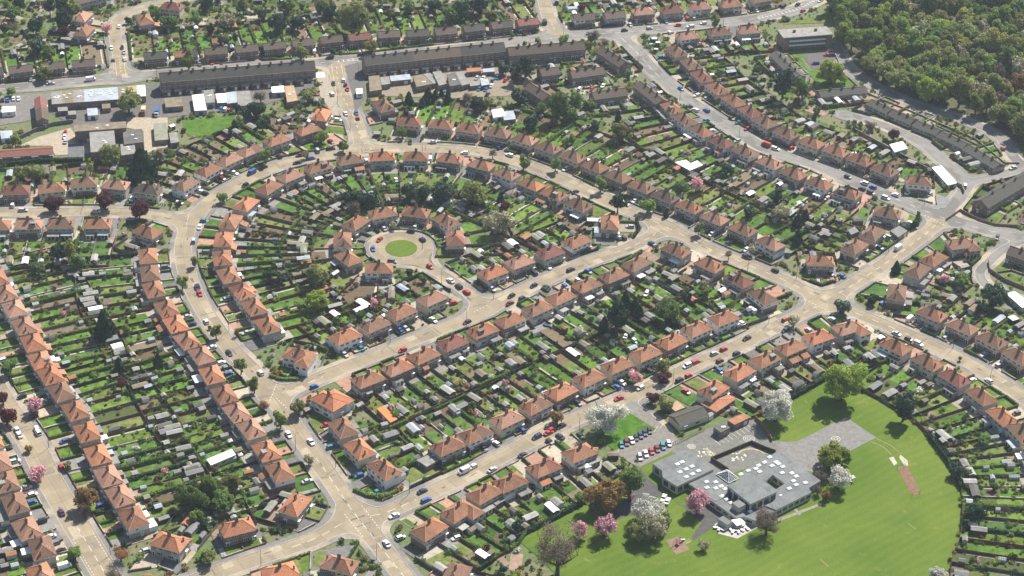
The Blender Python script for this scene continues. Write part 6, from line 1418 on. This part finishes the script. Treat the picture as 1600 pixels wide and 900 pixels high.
# hedges and shrubs with a place of their own
def hedge_px(pts, h, w_, k, label):
    for i, (a, b) in enumerate(zip(pts[:-1], pts[1:])):
        a, b = G(*a), G(*b); d = b-a; L = d.length; n = max(2, round(L/2)*2)
        tag(obj('hedge', hedge_mesh(n,k), None, (a.x,a.y,.1), math.atan2(d.y,d.x), (L/n,w_,h)), label+('' if i == 0 else f', {ORD[i]} length'), 'hedge', 'hedges on corners and boundaries')
hedge_px([(1236,624),(1290,593),(1346,612)], 2.0, 1.6, 0, 'dark hedge behind the gardens at the top of the field')
hedge_px([(1452,684),(1487,732),(1501,765)], 2.2, 1.2, 0, 'dark hedge between field and the gardens of the bending road')
hedge_px([(806,842),(860,815),(912,787)], 1.9, 1.2, 0, 'dark hedge between field and the school street gardens')
hedge_px([(421,588),(440,594),(466,594)], 1.2, 1.3, 2, 'clipped hedge in front of the white corner house')
hedge_px([(553,766),(575,776),(605,776),(622,768)], 1.3, 1.3, 2, 'curved clipped hedge on the avenue and school street corner')
hedge_px([(1415,362),(1433,352),(1435,336)], 2.0, 1.4, 0, 'thick dark hedge on the link road corner')
hedge_px([(970,76),(988,95),(1003,108)], 1.6, 1.5, 0, 'dark hedge along the grey main road beside the gabled house')
hedge_px([(990,372),(998,360),(994,345)], 1.8, 1.2, 0, 'tall hedge round the lone house at the middle street corner')
hedge_px([(1266,440),(1284,447),(1302,440)], 1.1, 1.2, 0, 'low hedge in front of the isolated house by the link road')
hedge_px([(0,260),(60,254),(130,252)], 2.0, 1.6, 0, 'dark hedge behind the low red roofed block')
# ------------------------------------------------------------------ vehicles
PAINT = {'white': (.78,.78,.77), 'silver': (.42,.44,.46), 'grey': (.16,.17,.18), 'black': (.018,.018,.022), 'navy': (.018,.03,.075), 'blue': (.04,.11,.33), 'red': (.42,.03,.03), 'maroon': (.12,.018,.03), 'teal': (.03,.20,.24), 'purple': (.08,.025,.07), 'green': (.03,.09,.05), 'cream': (.6,.52,.34), 'gold': (.35,.27,.12)}
TYRE = mat('tyre', (.02,.02,.02), .9); HUB = mat('hub', (.35,.35,.36), .4); LAMP = mat('car lamp', (.6,.6,.58), .2); TAIL = mat('tail lamp', (.3,.01,.01), .3)
def loft(b, secs, mi):
    """cross sections (x, half width bottom, half width top, z bottom, z top) joined along x; mi[k] = (bottom, side, top, side)"""
    base = len(b.v)
    for x, wb, wt, z0, z1 in secs: b.v += [(x,-wb,z0),(x,wb,z0),(x,wt,z1),(x,-wt,z1)]
    for k in range(len(secs)-1):
        for j in range(4):
            i, j2 = base+4*k, (j+1)%4; b.f.append((i+j, i+4+j, i+4+j2, i+j2)); b.m.append(mi)
    b.f.append((base+3,base+2,base+1,base)); b.m.append(mi); e = base+4*(len(secs)-1); b.f.append((e,e+1,e+2,e+3)); b.m.append(mi)
CARS_ = {'hatchback': (3.95,1.70,1.45), 'saloon': (4.5,1.76,1.42), 'estate': (4.6,1.78,1.48), 'van': (5.2,1.95,2.25), 'people carrier': (4.5,1.8,1.68)}
def car_meshes(kind, col):
    def mk():
        L, W, Ht = CARS_[kind]; h = W/2; f, r_ = L/2, -L/2; p = paint(col+' paint', PAINT[col])
        b, g = MB(), MB()
        belt = .88 if kind != 'van' else 1.25
        loft(b, [(r_,h*.80,h*.74,.32,.72),(r_+.14,h*.97,h*.93,.20,belt),(r_+.9,h,h*.95,.18,belt+.02),(f-1.1,h,h*.95,.18,belt-.02),(f-.25,h*.95,h*.86,.20,belt-.16 if kind != 'van' else belt-.1),(f,h*.76,h*.68,.32,.60)], 0)
        if kind == 'hatchback': x = (r_+.12, r_+.55, .55, f-1.0)
        elif kind == 'saloon': x = (r_+.75, r_+1.35, .45, f-1.15)
        elif kind == 'van': x = (r_+.06, r_+.16, 1.3, f-.75)
        else: x = (r_+.1, r_+.40, .50 if kind == 'estate' else .75, f-1.1)
        loft(g, [(x[0],h*.90,h*.88,belt-.05,belt+.02),(x[1],h*.90,h*.76,belt-.05,Ht-.07),(x[2],h*.90,h*.76,belt-.05,Ht-.07),(x[3],h*.88,h*.86,belt-.05,belt+.02)], 0)
        if kind == 'van':                                    # panel sides cover most of the glass
            loft(b, [(r_+.02,h*.95,h*.90,belt-.1,Ht-.06),(.75,h*.95,h*.90,belt-.1,Ht-.02),(1.25,h*.93,h*.86,Ht-.35,Ht-.04)], 0)
        t = MB(); t.box(x[1]-.06,x[2]+.06,-h*.78,h*.78,Ht-.075,Ht,0)
        for s in (-1,1):
            for xx in (x[1], (x[1]+x[2])/2, x[2]): t.solid([(xx-.05,s*h*.905,belt-.02),(xx+.05,s*h*.905,belt-.02),(xx+.05,s*h*.77,Ht-.06),(xx-.05,s*h*.77,Ht-.06),(xx-.05,s*h*.86,belt-.02),(xx+.05,s*h*.86,belt-.02),(xx+.05,s*h*.72,Ht-.06),(xx-.05,s*h*.72,Ht-.06)], [(0,1,2,3),(4,7,6,5),(0,4,5,1),(1,5,6,2),(2,6,7,3),(3,7,4,0)], 0)
        lm, tl = MB(), MB()
        lm.box(f-.14,f-.02,-.2,.2,.52,.66,0); tl.box(r_-.01,r_+.1,-.1,.1,.6,.84,0)
        wh = MB(); wh.tube([(0,-.1,0),(0,.1,0)], [.31,.31], 10, 0); wh.tube([(0,-.115,0),(0,.115,0)], [.17,.17], 8, 1)
        return (b.mesh('body',[p]), g.mesh('window_glass',[GLASS]), t.mesh('car roof',[p]), cached('wheel', lambda: wh.mesh('wheel',[TYRE,HUB])), cached('lamp', lambda: lm.mesh('headlight',[LAMP])) if 0 else lm.mesh('headlight',[LAMP]), tl.mesh('tail light',[TAIL]))
    return cached(('car',kind,col), mk)
NC = [0]
def car(x, y, rz, kind, col, label):
    a, g, t, w_, lm, tl = car_meshes(kind, col); L, W, Ht = CARS_[kind]; z = .02 if sdf(x,y) < 0 else .17
    name = 'parked_van' if kind == 'van' else 'parked_car'
    r = thing(name, label, 'van' if kind == 'van' else 'car', (x,y,z), rz, 'cars parked or driving on the streets and drives', 1.1)
    obj('body', a, r); obj('window_glass', g, r); obj('roof', t, r)
    for sx in (L*.31, -L*.31):
        for sy in (-1,1): obj('wheel', w_, r, (sx, sy*(W/2-.1), .31))
    for sy in (-1,1): obj('headlight', lm, r, (0, sy*W*.32, 0)); obj('tail_light', tl, r, (0, sy*W*.38, 0))
    return r
C_ = dict(w='white', s='silver', g='grey', k='black', n='navy', b='blue', r='red', m='maroon', t='teal', p='purple', d='grey', e='green', c='cream', o='gold')
CARTXT = """186 41 w;174 75 w;191 74 k;194 81 s;195 92 w;177 93 d;142 124 w v;79 130 s;12 156 b;21 154 w;29 154 w;4 156 k;102 207 r;101 214 w;102 221 s;352 171 w;345 171 b;358 172 r;331 98 r;346 97 k;312 100 d;491 81 w v;515 90 k;532 82 k;564 85 n;537 125 w;540 132 k;543 139 r;521 130 k;519 147 w;540 177 w;557 176 b;559 184 r;757 59 g;676 222 s;641 222 k
745 122 s;755 122 w;770 125 t;778 121 b;768 134 w;759 140 b;762 147 k;692 145 b;790 125 r;795 121 m;749 139 t;851 35 k v;922 52 g;976 47 k;1015 44 s;1059 39 r;1079 41 w;1099 36 w;1046 51 w;1074 29 r;1084 29 s;1040 34 b;1024 79 w;1016 71 s;1064 138 b;1089 149 w;1103 154 s;1077 167 n;1087 172 w;1104 172 b;1104 188 t;1143 185 p;1155 191 t;1168 201 r;1152 220 s;1197 226 r v;1212 232 w;906 139 w;925 139 r;942 134 w;985 39 s;1182 17 s
1246 7 n;1255 17 r;1282 1 w;1293 86 r;1301 86 k;1274 99 n;1221 10 k;36 328 s;86 324 s;150 330 w;206 311 w;280 317 w;346 278 r;383 289 k;393 270 b v;366 270 w;312 299 w;320 302 k;319 345 t;312 355 w;303 376 s;309 447 n;214 339 w;20 320 w;469 242 m;496 235 s;517 232 k;486 247 b;465 254 k;436 244 k;412 261 k;726 239 w;796 242 w;672 249 w v;600 357 s;611 354 w;650 354 w;642 361 k;593 374 r;583 388 b;660 374 k;613 408 g;672 416 r;704 438 w;619 281 w;717 447 n;572 251 w
899 300 k;977 318 s;992 314 w;884 264 w;1113 366 w;1137 380 k;1167 401 n;1190 400 m;1166 390 w;1019 381 n;974 372 k;966 371 s;892 421 n;919 424 b;834 446 n;854 449 k;1237 231 r;1325 276 n;1351 286 w;1364 292 b;1347 295 k;1361 301 n;1362 279 s;1384 309 w;1399 304 w;1419 301 w;1452 304 s;1404 387 w v;1386 370 s;1374 387 n;1315 431 b;1297 428 k;1211 422 k;1558 371 k;1598 351 n;1567 232 r;1292 310 w;1421 349 w
312 458 r;308 449 n;322 502 w;331 543 w;358 551 k;346 567 w;357 584 b;364 594 k;352 468 s;385 520 s;34 620 k;52 652 k;58 671 w;2 564 w;66 627 w;27 672 w;491 604 b;629 547 r;624 515 b;634 513 s;677 500 w;709 473 r;730 503 p;729 456 r;797 474 m;407 582 w;480 575 t;462 579 k;595 530 k;509 664 r;799 462 k;816 466 n;1010 459 w;978 525 w;992 533 w;1160 506 w;1166 488 b;1174 486 w v;1167 528 k;1131 545 r;1116 552 s;1151 552 n;1125 564 m;1087 565 r;1074 571 w;1076 587 r;1062 594 k;1001 606 w;972 598 w;964 605 b;967 622 r;877 665 k;860 672 r;1072 612 r;1125 580 b;1014 580 k;1119 530 k;852 452 k
1227 499 r;1227 516 n;1300 499 w;1378 474 b;1422 499 w v;1435 505 s;1448 511 s;1401 521 s;1420 530 k;1435 537 w;1537 554 s;1520 594 w;1351 534 k;30 679 w;59 675 w;11 701 k;102 689 b;96 729 r;41 762 s;51 773 w;50 785 b;96 800 p;64 815 k;79 839 w;86 849 g;94 861 k;101 885 w v;226 861 s;160 789 b;156 801 k;486 690 w;451 679 w;616 806 w;604 849 w;626 840 w;660 767 n;666 781 b;725 736 w v;739 729 w;769 734 s;756 701 n;775 693 w;561 743 b;480 752 s;713 841 w;839 682 n;857 676 r;875 682 n;859 690 k;817 711 n
971 695 t;979 691 m;987 688 w;994 684 k;1001 680 n;1008 676 n;1015 673 k;1000 714 s;1009 709 w;1018 705 r;1027 701 m;1036 697 t;1045 693 w;1037 778 w;1043 783 w;986 777 m;907 681 k;1508 290 w;1583 262 s;1545 595 w"""
cars_done = []
def place_car(px, py, c, big=False, head=None, where=None):
    g_ = G(px, py, .7); j = int((g_.y-GY0)/GS); i = int((g_.x-GX0)/GS); rz = random.uniform(0,6.28); on = 'beside'
    rw = 'the far streets'
    if 0 <= i < NX and 0 <= j < NY:
        k = int(FD[:,j,i].argmin()); dist = float(FD[k,j,i])
        if k < len(rnames):
            s_, _ = nearest_s(RD[rnames[k]], g_); _, t = point_at(RD[rnames[k]], s_); rz = math.atan2(t.y,t.x); rw = ROADS[rnames[k]][3]
            rz += math.pi if random.random() < .5 else 0
            if dist > 1.6: rz += math.pi/2; on = 'drive'
            elif dist > -1.9: on = 'kerb'
            else: on = 'road'
        else: rz = math.atan2(g_.y-RC.y, g_.x-RC.x)+(math.pi/2 if dist < 1.0 else 0); on = 'kerb' if dist < 1 else 'drive'; rw = 'the roundabout'
    if head is not None: rz = head
    rz += random.gauss(0,.03); kind = 'van' if big else random.choices(['hatchback','saloon','estate','people carrier'], [5,3,1.6,1])[0]
    ref = where or near_house(g_.x, g_.y); pos = {'drive':'on the drive of','kerb':'at the kerb by','road':'on the road by','beside':'near'}[on] if where is None else ''
    car(g_.x, g_.y, rz, kind, C_[c], f'{C_[c]} {kind} {pos} {ref}'.replace('  ', ' ')); cars_done.append(g_)
park = 0
for ln in CARTXT.replace('\n', ';').split(';'):
    q = ln.split(); px, py = float(q[0]), float(q[1]); head, where = None, None
    if 960 < px < 1050 and 670 < py < 716:
        d = G(1000,700)-G(994,682); head = math.atan2(d.y,d.x); park += 1; where = f'standing {ORD[(park-1) if park < 8 else park-8]} in the {"lawn side" if park < 8 else "school side"} line of the car park'
    place_car(px, py, q[2], len(q) > 3, head, where)
extra = 0
for x,y,f_,ref in CARSPOTS:
    if extra > 34 or random.random() > .25 or not inview(x,y,0,-4): continue
    if any((q-Vector((x,y))).length < 7 for q in cars_done): continue
    c = random.choices(list('wsgknbrmt'), [4,4,3,2,2,2,2,1,1])[0]; k = random.choice(['hatchback','saloon','estate','hatchback']); extra += 1
    car(x, y, math.atan2(f_.y,f_.x)+(math.pi if random.random() < .5 else 0), k, C_[c], f'{C_[c]} {k} on the drive of {ref}'); cars_done.append(Vector((x,y)))
# box lorries in the works yard
def lorry(px, py, box, cab, rz, label):
    g_ = G(px,py,1.5); r = thing('box_lorry', label, 'lorry', (g_.x,g_.y,.17), rz); b = MB(); b.box(-3.2,1.6,-1.2,1.2,.95,3.4,0); obj('cargo_box', b.mesh('cargo box',[BROOF[box] if box in BROOF else paint(box+' box', PAINT[box])]), r)
    b = MB(); loft(b, [(1.75,1.1,1.1,.5,2.5),(2.9,1.1,1.0,.5,2.45),(3.4,1.05,.9,.5,1.4)], 0); obj('cab', b.mesh('cab',[paint(cab+' paint',PAINT[cab])]), r)
    b = MB(); b.solid([(2.95,-1,1.5),(3.42,-.95,1.42),(3.42,.95,1.42),(2.95,1,1.5),(2.96,-.95,2.35),(2.96,.95,2.35)], [(0,1,4),(2,3,5),(1,2,5,4),(0,4,5,3),(0,3,2,1)], 0); obj('windscreen', b.mesh('windscreen',[GLASS]), r)
    b = MB(); b.box(-3.2,3.2,-.5,.5,.6,.95,0); obj('chassis', b.mesh('chassis',[TYRE]), r)
    for sx in (-2.2,2.5):
        for sy in (-1,1): obj('wheel', CACHE['wheel'], r, (sx, sy*1.05, .45), None, 1.45)
lorry(224,174,'cream','red',-1.5,'box lorry with cream box and red cab in the works yard'); lorry(245,176,'blue','white',-1.5,'box lorry with blue box beside the cream one in the works yard')
# a small boat on its trailer in a garden
def boat():
    g_ = G(1372,602,.8); r = thing('small_boat', 'small white boat on a trailer in a garden behind the field hedge', 'boat', (g_.x,g_.y,.2), .55); b = MB(); loft(b, [(-2,.55,.8,.45,1.1),(-.5,.6,.9,.42,1.1),(1.2,.45,.75,.5,1.15),(2.3,.05,.1,.9,1.25)], 0); obj('hull', b.mesh('hull',[WALL['white']]), r)
    b = MB(); b.box(-1.7,.6,-.55,.55,1.10,1.14,0); obj('deck', b.mesh('deck',[mat('boat deck',(.3,.2,.11),.8)]), r); b = MB(); b.box(.3,1.0,-.5,.5,1.14,1.6,0); obj('cuddy', b.mesh('cuddy',[WALL['white']]), r)
    for sy in (-1,1): obj('wheel', CACHE['wheel'], r, (-.4,sy*.8,.3))
boat()
# ------------------------------------------------------------------ lamp posts
POST = mat('lamp post', (.12,.13,.125), .6); LENS = mat('lamp lens', (.5,.5,.47), .3)
def lamp_meshes():
    b = MB(); b.tube([(0,0,-.1),(0,0,1.4),(0,0,8.2),(0,-.25,8.75),(0,-.9,9.0)], [.13,.12,.075,.06,.05], 7); h = MB(); h.box(-.13,.13,-1.6,-.85,8.93,9.1,0); l = MB(); l.box(-.1,.1,-1.5,-.95,8.88,8.929,0)
    return b.mesh('pole',[POST]), h.mesh('lamp head',[POST]), l.mesh('lens',[LENS])
lp = lamp_meshes(); lampn = 0
def lamp(g_, rz, label):
    r = thing('street_lamp', label, 'street lamp', (g_.x,g_.y,.12), rz, 'street lamps'); obj('pole', lp[0], r); h = obj('lamp_head', lp[1], r); obj('lens', lp[2], h)
LAMPS = [(641.5,773),(613,539),(903,287),(462,704),(109,711),(33,614),(129,328),(1242,438),(1211,511),(1489,544),(408,884),(1325,395),(1163,216),(1318,273),(1441,322),(244,117),(93,120),(230,105),(744,232),(440,236),(317,402),(392,668),(990,432),(772,468),(720,503),(1045,596),(905,675),(1100,374),(1172,420),(1395,398),(1545,602),(1570,560),(1062,158),(1245,243),(1000,100),(538,160),(556,205),(660,249),(842,252),(350,519),(283,470),(520,732),(600,870),(75,700),(168,868),(560,118),(1044,30),(1130,42),(880,66),(660,389),(690,444)]
for px, py in LAMPS:
    g_ = G(px, py); j = int((g_.y-GY0)/GS); i = int((g_.x-GX0)/GS); rz = 0
    if 0 <= i < NX and 0 <= j < NY:
        k = int(FD[:,j,i].argmin())
        if k < len(rnames):
            s_, _ = nearest_s(RD[rnames[k]], g_); q, t = point_at(RD[rnames[k]], s_); n = g_-q
            if n.length > .1 and sdf(g_.x,g_.y) < .3: g_ = q+n.normalized()*(ROADS[rnames[k]][0]+.6)
            d = (q-g_); rz = math.atan2(d.y,d.x)+math.pi/2
    lamp(g_, rz, f'grey street lamp by {near_house(g_.x,g_.y)}')
# ------------------------------------------------------------------ school ground odds and ends
def climbing():
    g_ = G(1059,851); r = thing('climbing_frame', 'climbing frame with slide on the square bark patch of the field', 'play frame', (g_.x,g_.y,.17), .8); b = MB()
    for x in (-2,0,2):
        for y in (-.8,.8): b.tube([(x,y,-.1),(x,y,2.3)], [.08,.08], 6)
    b.tube([(-2,-.8,2.3),(2,-.8,2.3)],[.07,.07],5); b.tube([(-2,.8,2.3),(2,.8,2.3)],[.07,.07],5)
    for x in (-2,-1,0,1,2): b.tube([(x,-.8,2.3),(x,.8,2.3)],[.05,.05],5)
    obj('frame', b.mesh('frame',[mat('blue play paint',(.05,.07,.2),.5)]), r); b = MB(); b.box(-.9,.9,-.8,.8,1.2,1.3,0); obj('platform', b.mesh('platform',[mat('play platform',(.35,.05,.05),.6)]), r)
    b = MB(); b.solid([(2,-.4,1.5),(2,.4,1.5),(4.4,.4,.2),(4.4,-.4,.2),(2,-.4,1.4),(2,.4,1.4),(4.4,.4,.1),(4.4,-.4,.1)],[(3,2,1,0),(4,5,6,7),(0,1,5,4),(1,2,6,5),(2,3,7,6),(3,0,4,7)],0); obj('slide', b.mesh('slide',[WALL['white']]), r)
climbing()
def goal(px, py, rz, label):
    g_ = G(px,py); r = MB(); r.tube([(-1.8,0,-.1),(-1.8,0,2)],[.06,.06],6); r.tube([(1.8,0,-.1),(1.8,0,2)],[.06,.06],6); r.tube([(-1.8,0,2),(1.8,0,2)],[.06,.06],6); r.tube([(-1.8,0,2),(-1.8,1.2,0)],[.04,.04],5); r.tube([(1.8,0,2),(1.8,1.2,0)],[.04,.04],5)
    tag(obj('goal_frame', r.mesh('goal frame',[RAIL]), None, (g_.x,g_.y,.13), rz), label, 'goal')
goal(1431,775,.35,'dark goal frame at the near end of the brick strip on the field'); goal(1408,733,.35,'dark goal frame at the far end of the brick strip on the field')
for k in range(14):                                   # white stacked chairs and tables outside the kitchen
    px, py = [(1118,826),(1123,829),(1129,830),(1134,829),(1141,829),(1148,831),(1154,833),(1160,830),(1164,826),(1168,828),(1159,824),(1163,821),(1152,827),(1145,833)][k]; g_ = G(px,py)
    r = thing('folding_table', f'{ORD[k]} white folding table from the kitchen store outside the school', 'table', (g_.x,g_.y,.18), k*1.3, 'white tables outside the school kitchen'); b = cached('tt', lambda: (lambda b: (b.box(-.95,.95,-.45,.45,.70,.78,0), b.mesh('table top',[WALL['white']]))[-1])(MB())); obj('table_top', b, r)
    l = cached('tl', lambda: (lambda b: (b.box(-.04,.04,-.04,.04,0,.7,0), b.mesh('leg',[POST]))[-1])(MB()))
    for x in (-.8,.8):
        for y in (-.35,.35): obj('leg', l, r, (x,y,0))
def gazebo(px, py, w_, label):
    g_ = G(px,py); r = thing('garden_canopy', label, 'canopy', (g_.x,g_.y,.17), .5, 'white canopies and parasols'); b = MB(); b.solid([(-w_,-w_,2.2),(w_,-w_,2.2),(w_,w_,2.2),(-w_,w_,2.2),(0,0,3.1)],[(0,1,4),(1,2,4),(2,3,4),(3,0,4),(3,2,1,0)],0); obj('canopy', b.mesh('canopy',[WALL['white']]), r)
    l = cached(('gl',), lambda: (lambda b: (b.box(-.05,.05,-.05,.05,-.1,2.21,0), b.mesh('leg',[POST]))[-1])(MB()))
    for x in (-.93,.93):
        for y in (-.93,.93): obj('leg', l, r, (x*w_,y*w_,0))
gazebo(1153,822,2.2,'white canopy beside the school kitchen'); gazebo(916,734,1.7,'white topped canopy in the last garden before the school'); gazebo(89,568,1.6,'white canopy behind the blossom avenue houses'); gazebo(360,695,1.0,'small white parasol by the white roofed summerhouse'); gazebo(376,717,1.0,'white parasol at the end of the summerhouse'); gazebo(1248,322,1.4,'round white canopy beside the dark conifers'); gazebo(1582,503,2.0,'white dome canopy in the gardens below the back lane'); gazebo(1331,752,1.0,'white canopy by the school end blossom')
def trampoline(px, py, label):
    g_ = G(px,py); r = thing('trampoline', label, 'trampoline', (g_.x,g_.y,.15), 0, 'trampolines and pools'); b = MB(); b.tube([(0,0,.78),(0,0,.84)],[1.6,1.6],20); obj('mat', b.mesh('mat',[mat('trampoline mat',(.03,.03,.035),.6)]), r); b = MB()
    for k in range(20):
        t, u = k*.31416, (k+1)*.31416; b.solid([(1.6*math.cos(t),1.6*math.sin(t),.76),(1.6*math.cos(u),1.6*math.sin(u),.76),(1.9*math.cos(u),1.9*math.sin(u),.76),(1.9*math.cos(t),1.9*math.sin(t),.76),(1.6*math.cos(t),1.6*math.sin(t),.88),(1.6*math.cos(u),1.6*math.sin(u),.88),(1.9*math.cos(u),1.9*math.sin(u),.88),(1.9*math.cos(t),1.9*math.sin(t),.88)],[(4,5,6,7),(3,2,1,0),(0,1,5,4),(2,3,7,6)],0)
    obj('rim', b.mesh('rim',[paint('blue rim',(.05,.12,.3),.5)]), r); l = cached('trl', lambda: (lambda b: (b.box(-.05,.05,-.05,.05,0,.8,0), b.mesh('leg',[POST]))[-1])(MB()))
    for k in range(4): obj('leg', l, r, (1.7*math.cos(k*1.571), 1.7*math.sin(k*1.571), 0))
trampoline(656,657,'blue rimmed trampoline in the gardens between middle and school streets'); trampoline(429,378,'blue rimmed trampoline in the avenue roundabout side gardens'); trampoline(855,508,'blue rimmed trampoline behind the upper middle street'); trampoline(118,452,'blue rimmed trampoline behind the blossom avenue')
# ------------------------------------------------------------------ the air
if HAZE > 0:
    b = MB(); b.box(-2400,2400,-2400,2400,-1.06,H+12); hz = obj('haze', b.mesh('haze',[bpy.data.materials.new('haze air')])); hz['kind'] = 'stuff'
    hm = hz.data.materials[0]; hm.use_nodes = True; n_ = hm.node_tree; n_.nodes.clear(); o_ = n_.nodes.new('ShaderNodeOutputMaterial'); v_ = n_.nodes.new('ShaderNodeVolumePrincipled')
    v_.inputs['Color'].default_value = (.78,.88,1,1); v_.inputs['Density'].default_value = HAZE; v_.inputs['Anisotropy'].default_value = .2; n_.links.new(v_.outputs[0], o_.inputs['Volume'])
print('objects', len(bpy.data.objects), 'houses', len(HOUSES), 'fences', len(FENCES), 'hedges', len(HEDGES), 'walls', len(WALLS), 'sheds', len(SHEDS), 'bushes', len(BUSHES), 'wood', len(cand), 'cars', len(cars_done))
print('OVER', len(OVER), random.sample(OVER, min(12,len(OVER))))
